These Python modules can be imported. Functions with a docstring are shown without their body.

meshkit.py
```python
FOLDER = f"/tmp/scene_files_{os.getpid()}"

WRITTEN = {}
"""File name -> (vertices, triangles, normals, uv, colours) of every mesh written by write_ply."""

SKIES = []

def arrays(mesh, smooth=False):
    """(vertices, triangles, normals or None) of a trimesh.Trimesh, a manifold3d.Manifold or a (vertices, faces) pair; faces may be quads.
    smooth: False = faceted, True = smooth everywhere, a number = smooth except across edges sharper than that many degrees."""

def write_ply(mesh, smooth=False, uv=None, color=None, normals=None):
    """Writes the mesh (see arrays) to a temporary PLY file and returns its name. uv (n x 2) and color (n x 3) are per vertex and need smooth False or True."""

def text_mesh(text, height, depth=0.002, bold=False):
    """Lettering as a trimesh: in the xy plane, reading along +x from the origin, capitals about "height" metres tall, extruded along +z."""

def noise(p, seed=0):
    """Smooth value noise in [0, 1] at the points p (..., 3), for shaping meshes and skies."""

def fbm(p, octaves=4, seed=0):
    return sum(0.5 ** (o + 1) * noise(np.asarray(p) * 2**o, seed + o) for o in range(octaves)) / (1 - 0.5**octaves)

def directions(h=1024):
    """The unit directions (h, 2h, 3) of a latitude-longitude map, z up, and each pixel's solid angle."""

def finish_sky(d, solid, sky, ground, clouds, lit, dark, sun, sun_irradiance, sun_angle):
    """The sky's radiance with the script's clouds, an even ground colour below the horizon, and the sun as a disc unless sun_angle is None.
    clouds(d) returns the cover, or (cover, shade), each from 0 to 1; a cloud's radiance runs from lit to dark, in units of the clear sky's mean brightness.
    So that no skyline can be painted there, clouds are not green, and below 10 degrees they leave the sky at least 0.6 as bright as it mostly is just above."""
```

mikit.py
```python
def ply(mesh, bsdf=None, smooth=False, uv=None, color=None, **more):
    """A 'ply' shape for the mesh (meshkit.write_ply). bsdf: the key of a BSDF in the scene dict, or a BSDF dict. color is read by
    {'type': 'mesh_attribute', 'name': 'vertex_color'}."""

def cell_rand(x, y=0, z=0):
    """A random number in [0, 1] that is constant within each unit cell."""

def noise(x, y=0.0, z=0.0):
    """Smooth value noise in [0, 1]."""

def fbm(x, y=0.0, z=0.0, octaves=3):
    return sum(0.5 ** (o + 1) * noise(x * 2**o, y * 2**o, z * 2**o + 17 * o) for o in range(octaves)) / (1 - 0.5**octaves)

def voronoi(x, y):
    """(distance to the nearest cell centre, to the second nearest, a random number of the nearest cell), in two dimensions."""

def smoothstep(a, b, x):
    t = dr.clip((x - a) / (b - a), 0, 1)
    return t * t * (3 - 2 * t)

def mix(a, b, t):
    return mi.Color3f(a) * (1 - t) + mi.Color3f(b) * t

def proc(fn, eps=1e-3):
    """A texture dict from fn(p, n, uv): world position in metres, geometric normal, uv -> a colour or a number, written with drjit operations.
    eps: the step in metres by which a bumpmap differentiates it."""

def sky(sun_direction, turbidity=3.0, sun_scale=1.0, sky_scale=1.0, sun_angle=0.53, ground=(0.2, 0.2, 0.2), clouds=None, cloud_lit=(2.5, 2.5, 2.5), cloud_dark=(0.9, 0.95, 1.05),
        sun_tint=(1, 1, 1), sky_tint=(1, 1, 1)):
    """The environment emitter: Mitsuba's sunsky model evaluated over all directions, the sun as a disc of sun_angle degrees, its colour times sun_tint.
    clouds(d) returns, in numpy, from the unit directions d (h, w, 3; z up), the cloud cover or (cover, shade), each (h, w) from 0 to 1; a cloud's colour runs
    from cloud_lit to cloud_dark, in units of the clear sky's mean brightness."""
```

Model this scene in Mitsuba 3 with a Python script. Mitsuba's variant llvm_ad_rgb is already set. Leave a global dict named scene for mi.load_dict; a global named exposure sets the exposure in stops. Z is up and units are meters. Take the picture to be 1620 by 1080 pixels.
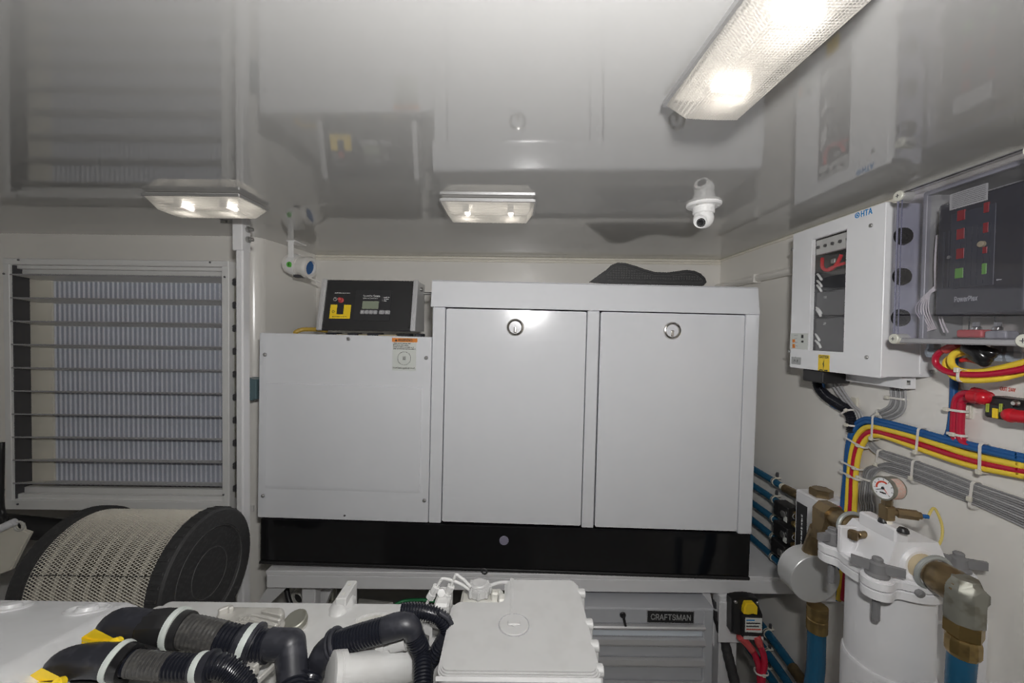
import math, random
import numpy as np, trimesh, mitsuba as mi, drjit as dr, manifold3d as m3, mikit, meshkit
from shapely.geometry import Polygon, Point, LineString, box as sbox
from shapely import affinity, unary_union
T = mi.ScalarTransform4f
A = np.array
random.seed(7)
rng = np.random.default_rng(7)
scene, labels = {}, {}

# ------------------------------------------------------------------ camera, light, exposure
EYE = A([0.0, 0.0, 1.6])                      # the ceiling is 0.322 m above the lens
FOCAL = 630.0                                 # pixels of a 1620 wide frame: a 14 mm lens
PITCH, ROLL = math.radians(1.2), 0.0122
FWD = A([0, math.cos(PITCH), -math.sin(PITCH)])
UP0 = A([-ROLL, 0, 1.0])
RIGHT = np.cross(FWD, UP0); RIGHT /= np.linalg.norm(RIGHT)
UPV = np.cross(RIGHT, FWD)
scene['camera'] = {'type': 'perspective', 'fov': 2 * math.degrees(math.atan(810 / FOCAL)), 'fov_axis': 'x', 'near_clip': 0.02, 'far_clip': 50.0,
                   'to_world': T().look_at(origin=EYE.tolist(), target=(EYE + FWD).tolist(), up=UP0.tolist())}
exposure = 0.0
FLASH_AT, FLASH_W, FLASH_H, FLASH_TILT, FLASH_YAW, FLASH_POWER = A([0.058, -0.045, 1.748]), 0.076, 0.042, 14.0, -2.0, 960.0
FLASH_RGB = A([1.0, 0.985, 0.97])
LAMP_RGB = A([1.0, 0.93, 0.82])
LENS_GLOW, BULB_GLOW = 0.34, 9.5

# ------------------------------------------------------------------ geometry helpers
def ray(x, y):
    d = FWD + (x - 810) / FOCAL * RIGHT + (540 - y) / FOCAL * UPV
    return d
def at(x, y, Y):                              # the point at depth Y that is seen at a pixel
    d = ray(x, y); return EYE + d * (Y / d[1])
def onx(x, y, X):                             # the point of the upright plane x = X
    d = ray(x, y); return EYE + d * (X / d[0])
def onz(x, y, Z):
    d = ray(x, y); return EYE + d * ((Z - EYE[2]) / d[2])

def frame(o, ex, ey=None, ez=None):           # 4x4 matrix with origin o and the given axes
    ex = A(ex, float); ex = ex / np.linalg.norm(ex)
    if ez is not None:
        ez = A(ez, float); ey = np.cross(ez, ex); ey /= np.linalg.norm(ey); ez = np.cross(ex, ey)
    else:
        ey = A(ey, float); ez = np.cross(ex, ey); ez /= np.linalg.norm(ez); ey = np.cross(ez, ex)
    m = np.eye(4); m[:3, 0], m[:3, 1], m[:3, 2], m[:3, 3] = ex, ey, ez, o
    return m
def axis_frame(p, d):                         # z of the frame along d
    d = A(d, float); d = d / np.linalg.norm(d)
    h = A([0, 0, 1.0]) if abs(d[2]) < 0.9 else A([1.0, 0, 0])
    return frame(p, np.cross(h, d), ez=d)
def tf(mesh, M):
    m = mesh.copy(); m.apply_transform(M)
    return m
def man(m):
    q = m.to_mesh(); return trimesh.Trimesh(q.vert_properties[:, :3], q.tri_verts, process=False)
def cat(*ms):
    return trimesh.util.concatenate([m for m in ms if m is not None])
def box(x0, x1, y0, y1, z0, z1, c=0.0):       # a block with chamfered edges
    lo, hi = A([min(x0, x1), min(y0, y1), min(z0, z1)]), A([max(x0, x1), max(y0, y1), max(z0, z1)])
    c = min(c, 0.45 * (hi - lo).min())
    if c <= 0:
        return trimesh.creation.box(bounds=[lo, hi])
    pts = []
    for s in np.ndindex(2, 2, 2):
        p = np.where(s, hi, lo); q = np.where(s, -1, 1) * c
        for k in range(3):
            v = p + q; v[k] = p[k]; pts.append(v)
    return man(m3.Manifold.hull_points(A(pts)))
def rbox(x0, x1, y0, y1, z0, z1, r, seg=8):   # a block with round edges
    rr = min(r, 0.49 * min(abs(x1 - x0), abs(y1 - y0), abs(z1 - z0)))
    s = m3.Manifold.sphere(rr, seg * 2)
    pts = []
    sv = s.to_mesh().vert_properties[:, :3]
    for a in np.ndindex(2, 2, 2):
        pts.append(sv + A([(max(x0, x1) - rr) if a[0] else (min(x0, x1) + rr), (max(y0, y1) - rr) if a[1] else (min(y0, y1) + rr), (max(z0, z1) - rr) if a[2] else (min(z0, z1) + rr)]))
    return man(m3.Manifold.hull_points(np.vstack(pts)))
def hull(pts):
    return man(m3.Manifold.hull_points(A(pts, float)))
def spline(pts, n=8):                         # Catmull-Rom through the points
    p = A(pts, float)
    if len(p) < 3: return p
    q = np.vstack([2 * p[0] - p[1], p, 2 * p[-1] - p[-2]])
    out = []
    for i in range(len(p) - 1):
        a, b, c, d = q[i:i + 4]
        for t in np.linspace(0, 1, n, endpoint=False):
            out.append(0.5 * (2 * b + (c - a) * t + (2 * a - 5 * b + 4 * c - d) * t * t + (3 * b - a - 3 * c + d) * t ** 3))
    return np.vstack([out, p[-1:]])
def resample(p, step):
    p = A(p, float); s = np.r_[0, np.cumsum(np.linalg.norm(np.diff(p, axis=0), axis=1))]
    n = max(2, int(round(s[-1] / step)) + 1)
    t = np.linspace(0, s[-1], n)
    return np.stack([np.interp(t, s, p[:, k]) for k in range(3)], 1), t
def sweep(p, radii, sides=14, caps=True, squash=None):
    """A tube along p with a radius for each point; parallel-transported rings."""
    p = A(p, float); n = len(p); radii = np.broadcast_to(radii, (n,))
    t = np.gradient(p, axis=0); t /= np.linalg.norm(t, axis=1, keepdims=True) + 1e-12
    h = A([0, 0, 1.0]) if abs(t[0][2]) < 0.9 else A([1.0, 0, 0])
    a = np.cross(h, t[0]); a /= np.linalg.norm(a)
    ang = np.arange(sides) * 2 * np.pi / sides
    v = []
    for i in range(n):
        a = a - t[i] * (a @ t[i]); a /= np.linalg.norm(a)
        b = np.cross(t[i], a)
        v.append(p[i] + radii[i] * (np.cos(ang)[:, None] * a + np.sin(ang)[:, None] * b * (squash or 1.0)))
    v = np.vstack(v)
    i, j = np.meshgrid(np.arange(n - 1), np.arange(sides), indexing='ij')
    a0, a1, b0, b1 = i * sides + j, i * sides + (j + 1) % sides, (i + 1) * sides + j, (i + 1) * sides + (j + 1) % sides
    f = np.vstack([np.stack([a0, a1, b1], -1).reshape(-1, 3), np.stack([a0, b1, b0], -1).reshape(-1, 3)])
    if caps:
        v = np.vstack([v, p[:1], p[-1:]])
        k = np.arange(sides); c0, c1 = len(v) - 2, len(v) - 1
        f = np.vstack([f, np.stack([(k + 1) % sides, k, k * 0 + c0], 1), np.stack([k + (n - 1) * sides, (k + 1) % sides + (n - 1) * sides, k * 0 + c1], 1)])
    return trimesh.Trimesh(v, f, process=False)
def tube(pts, r, sides=14, n=8, smooth=True, caps=True):
    return sweep(spline(pts, n) if smooth and len(pts) > 2 else A(pts, float), r, sides, caps)
def lathe(profile, M=None, sides=32):         # profile of (radius, height), closed at the axis
    pr = A(profile, float); k = len(pr); ang = np.arange(sides) * 2 * np.pi / sides
    v = np.stack([pr[:, None, 0] * np.cos(ang), pr[:, None, 0] * np.sin(ang), np.broadcast_to(pr[:, None, 1], (k, sides))], -1).reshape(-1, 3)
    i, j = np.meshgrid(np.arange(k - 1), np.arange(sides), indexing='ij')
    a0, a1, b0, b1 = i * sides + j, i * sides + (j + 1) % sides, (i + 1) * sides + j, (i + 1) * sides + (j + 1) % sides
    f = np.vstack([np.stack([a0, a1, b1], -1).reshape(-1, 3), np.stack([a0, b1, b0], -1).reshape(-1, 3)])
    m = trimesh.Trimesh(v, f, process=False)
    m.merge_vertices(); m.update_faces(m.nondegenerate_faces()); m.fix_normals()
    return tf(m, M) if M is not None else m
def cyl(p0, p1, r, sides=24, c=0.0, r1=None):
    p0, p1 = A(p0, float), A(p1, float); L = np.linalg.norm(p1 - p0); r1 = r if r1 is None else r1
    c = min(c, 0.4 * L, 0.6 * r)
    pr = [(0, 0), (r - c, 0), (r, c), (r1, L - c), (r1 - c, L), (0, L)] if c > 0 else [(0, 0), (r, 0), (r1, L), (0, L)]
    return lathe(pr, axis_frame(p0, p1 - p0), sides)
def hexnut(p0, p1, r, c=0.0):
    p0, p1 = A(p0, float), A(p1, float); L = np.linalg.norm(p1 - p0); c = c or 0.12 * r
    ang = np.arange(6) * np.pi / 3
    pts = [[s * np.cos(a), s * np.sin(a), z] for a in ang for s, z in ((r - c, 0), (r, c * .6), (r, L - c * .6), (r - c, L))]
    return tf(hull(pts), axis_frame(p0, p1 - p0))
def ring(p, d, r, rt, sides=32, tsides=10):   # a torus
    ang = np.linspace(0, 2 * np.pi, tsides, endpoint=False)
    pr = [(r + rt * np.cos(a), rt * np.sin(a)) for a in ang] + [(r + rt, 0)]
    return lathe(pr, axis_frame(p, d), sides)
def prism(poly, h, M=None, c=0.0):            # polygon in xy, from z = 0 to h; c chamfers the top rim
    if not isinstance(poly, Polygon) and not hasattr(poly, 'geoms'): poly = Polygon(poly)
    parts = []
    for g in getattr(poly, 'geoms', [poly]):
        if c > 0:
            cs = m3.CrossSection([A(g.exterior.coords)[:-1]] + [A(i.coords)[:-1] for i in g.interiors], m3.FillRule.EvenOdd)
            lo = m3.Manifold.extrude(cs, h - c)
            steps = [m3.Manifold.extrude(cs.offset(-c * k / 3, m3.JoinType.Miter), c * (1 - math.cos(math.pi / 2 * 0)) + c / 3 + 1e-5).translate([0, 0, h - c + c * (k - 1) / 3]) for k in (1, 2, 3)]
            parts.append(man(lo + steps[0] + steps[1] + steps[2]))
        else:
            parts.append(trimesh.creation.extrude_polygon(g, h, engine='earcut'))
    m = cat(*parts)
    return tf(m, M) if M is not None else m
def quadbox(p, depth):                        # a slab on four world points, thickened along depth (a vector)
    p = A(p, float); return hull(np.vstack([p, p + A(depth, float)]))
def rrect(x0, x1, y0, y1, r, q=5):
    return sbox(min(x0, x1) + r, min(y0, y1) + r, max(x0, x1) - r, max(y0, y1) - r).buffer(r, quad_segs=q)
def disc_poly(x, y, r, q=8):
    return Point(x, y).buffer(r, quad_segs=q)
def text(s, height, M, depth=0.0006, bold=False, width=None):
    m = meshkit.text_mesh(s, height, depth, bold)
    if width:
        w = m.bounds[1][0] - m.bounds[0][0]; m.apply_scale([width / w, 1, 1])
    return tf(m, M)
def scribble(x0, x1, h, M, seed=0, depth=.0003):   # a line of print too small to read: short strokes in word groups
    r = np.random.default_rng(seed); x = x0; out = []
    while x < x1 - h * .5:
        n = int(r.integers(2, 7))
        for _ in range(n):
            w = h * float(r.uniform(.35, .6))
            if x + w > x1: break
            out.append(sbox(x, h * float(r.uniform(0, .15)), x + w, h * float(r.uniform(.7, 1.0)))); x += w + h * .14
        x += h * .45
    return cat(*[prism(b, depth, M) for b in out])
def shift(M, x=0, y=0, z=0):
    N = M.copy(); N[:3, 3] = M[:3, 3] + M[:3, 0] * x + M[:3, 1] * y + M[:3, 2] * z
    return N
def turn(M, deg):                             # turn about the frame's own z
    a = math.radians(deg); R = np.eye(4); R[:2, :2] = [[math.cos(a), -math.sin(a)], [math.sin(a), math.cos(a)]]
    return M @ R

# ------------------------------------------------------------------ scene helpers
def key_for(name, parent=None):
    k = f'{parent}__{name}' if parent else name
    if k not in scene and k not in labels and not any(s.startswith(k + '__') for s in scene): return k
    n = 1
    while True:
        q = f'{k}_{n:03d}'
        if q not in scene and q not in labels and not any(s.startswith(q + '__') for s in scene): return q
        n += 1
def thing(name, label, category, group=None):
    k = key_for(name); labels[k] = {'label': label, 'category': category}
    if group: labels[k]['group'] = group
    return k
def part(name, mesh, mat, parent, smooth=35, label=None, stuff=False, **more):
    k = key_for(name, parent)
    scene[k] = mikit.ply(mesh, mat, smooth=smooth, **more)
    if label or stuff:
        labels[k] = {}
        if label: labels[k]['label'] = label
        if stuff: labels[k]['kind'] = 'stuff'
    return k
def solo(name, mesh, mat, label, category, group=None, smooth=35, **more):
    k = thing(name, label, category, group)
    scene[k] = mikit.ply(mesh, mat, smooth=smooth, **more)
    return k
def struct(name, mesh, mat, smooth=False, parent=None, label=None):
    k = key_for(name, parent); scene[k] = mikit.ply(mesh, mat, smooth=smooth)
    if parent is None: labels[k] = {'kind': 'structure', **({'label': label} if label else {})}
    return k

# ------------------------------------------------------------------ materials
def rgb(c): return {'type': 'rgb', 'value': [float(x) for x in c]}
def mat(name, c, rough=0.4, metal=0.0, spec=0.5, coat=0.0, coat_gloss=0.9, **more):
    d = {'type': 'principled', 'base_color': c if isinstance(c, dict) else rgb(c), 'roughness': rough if isinstance(rough, dict) else float(rough), 'metallic': float(metal), **more}
    if 'eta' not in more: d['specular'] = float(spec)
    if coat: d |= {'clearcoat': float(coat), 'clearcoat_gloss': float(coat_gloss)}
    scene[name] = {'type': 'twosided', 'bsdf': d}
    return name
def speck(c, c2, s, amt=0.5, cut=(0.45, 0.7)):     # mottled colour
    return mikit.proc(lambda p, n, uv: mikit.mix(c, c2, amt * mikit.smoothstep(cut[0], cut[1], mikit.fbm(p.x * s, p.y * s, p.z * s, 3))))
mat('m_wall', (0.74, 0.72, 0.68), 0.22, spec=0.6)
mat('m_ceiling', (0.40, 0.397, 0.388), 0.05, eta=2.4)
mat('m_floor', (0.52, 0.52, 0.51), 0.5)
mat('m_rear', (0.72, 0.71, 0.69), 0.4)
mat('m_genwhite', (0.66, 0.67, 0.695), 0.16, spec=0.5)
mat('m_steelwhite', (0.64, 0.64, 0.65), 0.35)
mat('m_boxwhite', (0.74, 0.745, 0.76), 0.25)
mat('m_plasticwhite', (0.80, 0.80, 0.79), 0.35)
mat('m_cream', (0.72, 0.69, 0.60), 0.4)
mat('m_enginewhite', speck((0.50, 0.50, 0.49), (0.45, 0.445, 0.43), 60.0, 0.35), 0.38)
mat('m_coverwhite', speck((0.66, 0.665, 0.67), (0.61, 0.61, 0.61), 60.0, 0.35), 0.35)
mat('m_tankwhite', speck((0.40, 0.40, 0.395), (0.36, 0.357, 0.348), 60.0, 0.35), 0.40)
mat('m_dullwhite', speck((0.52, 0.515, 0.48), (0.38, 0.37, 0.33), 50.0, 0.7), 0.45)
mat('m_blackgloss', (0.006, 0.006, 0.007), 0.08)
mat('m_black', (0.014, 0.014, 0.015), 0.4)
mat('m_blackmatte', (0.016, 0.016, 0.017), 0.6)
mat('m_rubber', speck((0.026, 0.026, 0.027), (0.038, 0.038, 0.039), 160.0, 0.5), 0.55)
mat('m_rubberblue', speck((0.017, 0.018, 0.024), (0.035, 0.036, 0.045), 90.0, 0.6), 0.42)
mat('m_conduit', (0.010, 0.011, 0.016), 0.22)
mat('m_alu', (0.55, 0.55, 0.55), 0.38, metal=0.85)
mat('m_castalu', speck((0.46, 0.45, 0.42), (0.36, 0.35, 0.32), 45.0, 0.7), 0.5, metal=0.25)
mat('m_chrome', (0.66, 0.64, 0.60), 0.14, metal=1.0)
mat('m_steel', (0.42, 0.42, 0.41), 0.35, metal=0.9)
mat('m_darkscrew', (0.16, 0.16, 0.17), 0.35, metal=0.8)
mat('m_grey', (0.30, 0.30, 0.31), 0.45)
mat('m_greycable', (0.22, 0.22, 0.225), 0.45)
mat('m_dark', (0.05, 0.05, 0.055), 0.45)
mat('m_louver', (0.56, 0.555, 0.53), 0.42)
mat('m_louverframe', (0.70, 0.70, 0.69), 0.4)
mat('m_brass', speck((0.37, 0.26, 0.105), (0.25, 0.17, 0.08), 80.0, 0.7), 0.3, metal=0.9)
mat('m_bronze', speck((0.24, 0.175, 0.095), (0.17, 0.13, 0.08), 70.0, 0.8), 0.34, metal=0.8)
mat('m_nickel', speck((0.30, 0.30, 0.26), (0.20, 0.19, 0.15), 60.0, 0.8), 0.5, metal=0.7)
mat('m_yellow', (0.78, 0.55, 0.02), 0.35)
mat('m_yellowcable', (0.80, 0.58, 0.05), 0.35)
mat('m_redcable', (0.42, 0.008, 0.035), 0.3)
mat('m_red', (0.50, 0.012, 0.025), 0.25)
mat('m_redsoft', (0.50, 0.07, 0.07), 0.45)
mat('m_bluecable', (0.010, 0.085, 0.26), 0.35)
mat('m_bluehose', (0.010, 0.080, 0.155), 0.35)
mat('m_green', (0.02, 0.20, 0.07), 0.4)
mat('m_orange', (0.62, 0.20, 0.03), 0.5)
mat('m_paper', (0.62, 0.63, 0.60), 0.5)
mat('m_label', (0.55, 0.57, 0.54), 0.5)
mat('m_lcd', (0.22, 0.25, 0.19), 0.25)
mat('m_ink', (0.02, 0.02, 0.02), 0.6)
mat('m_inkwhite', (0.70, 0.70, 0.70), 0.5)
mat('m_inkblue', (0.02, 0.20, 0.50), 0.5)
mat('m_inkred', (0.50, 0.06, 0.03), 0.5)
mat('m_tie', (0.66, 0.64, 0.60), 0.4)
mat('m_tiebase', (0.60, 0.58, 0.50), 0.4)
mat('m_filter', (0.33, 0.35, 0.41), 0.5)
mat('m_filterrib', (0.68, 0.69, 0.73), 0.5)
mat('m_teal', (0.10, 0.16, 0.18), 0.4)
mat('m_lilac', (0.20, 0.19, 0.25), 0.4)
mat('m_railalu', (0.60, 0.60, 0.61), 0.4, metal=0.5)
mat('m_dark2', (0.022, 0.022, 0.024), 0.5)
mat('m_tan', (0.36, 0.31, 0.20), 0.6)
mat('m_ochre', (0.42, 0.28, 0.05), 0.45)
mat('m_rubbergrey', (0.06, 0.06, 0.06), 0.6)
scene['m_pane'] = {'type': 'thindielectric', 'int_ior': 1.5}
scene['m_clearlid'] = {'type': 'thindielectric', 'int_ior': 1.5, 'specular_transmittance': rgb((0.80, 0.80, 0.86))}
mat('m_greylight', (0.50, 0.50, 0.49), 0.5)
mat('m_grey2', (0.06, 0.06, 0.063), 0.4)
mat('m_grey3', (0.34, 0.35, 0.35), 0.4)
mat('m_blackblue', (0.008, 0.009, 0.014), 0.4)
mat('m_boxgrey', (0.34, 0.34, 0.32), 0.45)
mat('m_boxgrey2', (0.30, 0.30, 0.31), 0.4)
mat('m_screwcream', (0.56, 0.56, 0.49), 0.4)
mat('m_beige', (0.50, 0.47, 0.41), 0.5)
mat('m_module', (0.028, 0.028, 0.036), 0.45)
mat('m_module2', (0.04, 0.043, 0.055), 0.5)
mat('m_paper2', (0.42, 0.42, 0.39), 0.6)
mat('m_ink2', (0.16, 0.16, 0.15), 0.6)
mat('m_inkgrey', (0.35, 0.35, 0.36), 0.5)
mat('m_ledred', (0.24, 0.015, 0.02), 0.4)
mat('m_ledgreen', (0.12, 0.30, 0.06), 0.4)
mat('m_wirewhite', (0.66, 0.61, 0.59), 0.4)
mat('m_glandblue', (0.26, 0.30, 0.35), 0.4)
mat('m_greycable2', (0.34, 0.34, 0.345), 0.45)
mat('m_blackgloss2', (0.010, 0.010, 0.011), 0.2)
mat('m_limeink', (0.34, 0.40, 0.05), 0.5)
mat('m_castwhite', (0.70, 0.70, 0.715), 0.35)
mat('m_greyplastic', (0.17, 0.17, 0.175), 0.45)
mat('m_greymetal', (0.34, 0.36, 0.35), 0.38, metal=0.3)
mat('m_tannedbrass', (0.55, 0.46, 0.30), 0.45, metal=0.2)
mat('m_canister', (0.50, 0.505, 0.50), 0.36, metal=0.3)
mat('m_salmon', speck((0.55, 0.36, 0.30), (0.48, 0.46, 0.42), 400.0, 0.8), 0.5)
mat('m_white', (0.72, 0.73, 0.74), 0.5)
mat('m_wireyellow', (0.55, 0.45, 0.13), 0.4)
mat('m_clip', (0.58, 0.56, 0.47), 0.45)
mat('m_chestgrey', (0.42, 0.43, 0.455), 0.35)
mat('m_chestblue', (0.60, 0.65, 0.71), 0.3)
mat('m_inkgrey2', (0.26, 0.26, 0.26), 0.5)
mat('m_pleat', (0.34, 0.315, 0.26), 0.8)
mat('m_bead', (0.36, 0.34, 0.28), 0.6)
mat('m_meshwire', (0.74, 0.71, 0.63), 0.45, metal=0.2)
mat('m_tape', speck((0.045, 0.044, 0.043), (0.075, 0.073, 0.067), 300.0, 0.6), 0.14)
mat('m_greenwhite', (0.50, 0.54, 0.51), 0.45)
mat('m_lidedge', (0.20, 0.20, 0.27), 0.25)
mat('m_boxalu', (0.52, 0.52, 0.51), 0.42, metal=0.3)
mat('m_dotgreen', (0.10, 0.45, 0.06), 0.4)
mat('m_reflector', (0.42, 0.41, 0.39), 0.5)
# ------------------------------------------------------------------ the room
ZC, YB, XR, YL = 1.9225, 1.704, 0.884, 1.382      # ceiling, back wall, right wall, wall behind the louver
struct('ceiling', box(-2.3, 0.98, -2.2, 1.80, ZC, ZC + 0.03), 'm_ceiling', label='white glossy ceiling that mirrors the room')
struct('floor', box(-2.3, 0.98, -2.2, 2.64, 0.12, 0.15), 'm_floor')
struct('wall_back', cat(box(-0.9, 0.93, YB, YB + 0.04, 0.80, ZC), box(-0.9, 0.93, YB + .02, 2.62, .80, .83)), 'm_wall', label='cream back wall behind the generator')
struct('wall_right', box(XR, XR + 0.04, -2.2, 2.62, 0.15, ZC), 'm_wall')
struct('wall_far', box(-0.92, 0.93, 2.60, 2.64, 0.12, 0.83), 'm_rear')
cr = 0.05
corner = [(-0.838, YB + 0.04), (-0.838, YB)] + [(-0.878 - cr + cr * math.cos(a), YL + cr - cr * math.sin(a)) for a in np.linspace(0.15, math.pi / 2, 10)] + [(-2.3, YL), (-2.3, YB + 0.04)]
zshift = lambda z: np.array([[1, 0, 0, 0], [0, 1, 0, 0], [0, 0, 1, z], [0, 0, 0, 1.0]])
poly = Polygon(corner)
struct('wall_left', cat(prism(poly, ZC - .962, zshift(.962)), prism(poly.intersection(sbox(-.96, 1, -.5, 2)), .962 - .15, zshift(.15))), 'm_wall', smooth=40, label='cream wall of the left bay with a round corner')
struct('wall_recess', cat(box(-2.3, -.90, 2.60, 2.64, .12, .98), box(-2.3, -.90, YL + .002, 2.62, .962, .985)), 'm_rear')
struct('wall_outer', box(-1.94, -1.90, -2.2, 2.62, 0.15, ZC), 'm_rear')
struct('wall_rear', box(-2.3, 0.98, -2.2, -2.16, 0.15, ZC), 'm_rear')
struct('trim_1', cat(box(-0.838, XR, YB - 0.010, YB, ZC - 0.011, ZC, 0.003), box(-0.838, XR, YB - 0.006, YB, ZC - 0.022, ZC - 0.014, 0.002)), 'm_cream', label='cream bead along the top of the back wall')
struct('trim_2', box(XR - 0.006, XR, 0.3, YB - 0.01, ZC - 0.009, ZC, 0.002), 'm_cream', label='cream bead along the top of the right wall')

# a pipe along the right wall, and the teal block behind the post
k = thing('wall_conduit', 'grey pipe running along the right wall from the back corner to the breaker panel', 'pipe')
part('pipe', cyl((XR - 0.012, 0.86, 1.806), (XR - 0.012, YB - 0.002, 1.806), 0.013, 20), 'm_wall', k)
part('saddle', box(XR - 0.027, XR, 1.42, 1.435, 1.79, 1.822, 0.003), 'm_wall', k)

# ------------------------------------------------------------------ ceiling lamps
scene['m_lens_frost'] = {'type': 'principledthin', 'base_color': rgb((0.80, 0.79, 0.77)), 'roughness': 0.30, 'spec_trans': 0.25, 'eta': 1.5, 'diff_trans': 1.6}
scene['m_lens_clear'] = {'type': 'principledthin', 'base_color': rgb((0.96, 0.95, 0.93)), 'roughness': 0.16, 'spec_trans': 0.85, 'eta': 1.5, 'diff_trans': 1.6}
def prism_grid(p, n, uv):                     # the prisms are clear at their tops and frosted in the grooves between them
    s = 1 / .0036
    d = dr.maximum(dr.abs(p.x * s - dr.floor(p.x * s) - 0.5), dr.abs(p.y * s - dr.floor(p.y * s) - 0.5))
    return 0.85 - 0.75 * mikit.smoothstep(0.22, 0.42, d)
scene['m_lens'] = {'type': 'blendbsdf', 'weight': mikit.proc(prism_grid), 'bsdf_0': {'type': 'ref', 'id': 'm_lens_frost'}, 'bsdf_1': {'type': 'ref', 'id': 'm_lens_clear'}}
def lens_shape(L, W, h, dx, dy, step=.0015, deep=.0006, wall=.0022):
    """A tray of clear plastic with small prisms all over its outside: rim L x W, flat bottom smaller by dx and dy on each side, h deep, slightly bowed."""
    a, b = L / 2, W / 2
    nx, ny = 2 * int(a / step) + 1, 2 * int(b / step) + 1
    X, Y = np.meshgrid(np.linspace(-a, a, nx), np.linspace(-b, b, ny), indexing='ij')
    base = -h * np.minimum(np.minimum(1, (a - np.abs(X)) / dx), np.minimum(1, (b - np.abs(Y)) / dy)) - .0025 * (1 - (Y / b) ** 2) * np.minimum(1, (a - np.abs(X)) / dx)
    I, J = np.meshgrid(np.arange(nx), np.arange(ny), indexing='ij')
    inside = (I > 0) & (I < nx - 1) & (J > 0) & (J < ny - 1)
    v = np.stack([X, Y, base - deep * ((I % 2) & (J % 2)) * inside], -1).reshape(-1, 3)
    p = (I * ny + J)[:-1, :-1].ravel(); q = p + ny
    return trimesh.Trimesh(v, np.vstack([np.stack([p, p + 1, q + 1], 1), np.stack([p, q + 1, q], 1)]), process=False)
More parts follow.
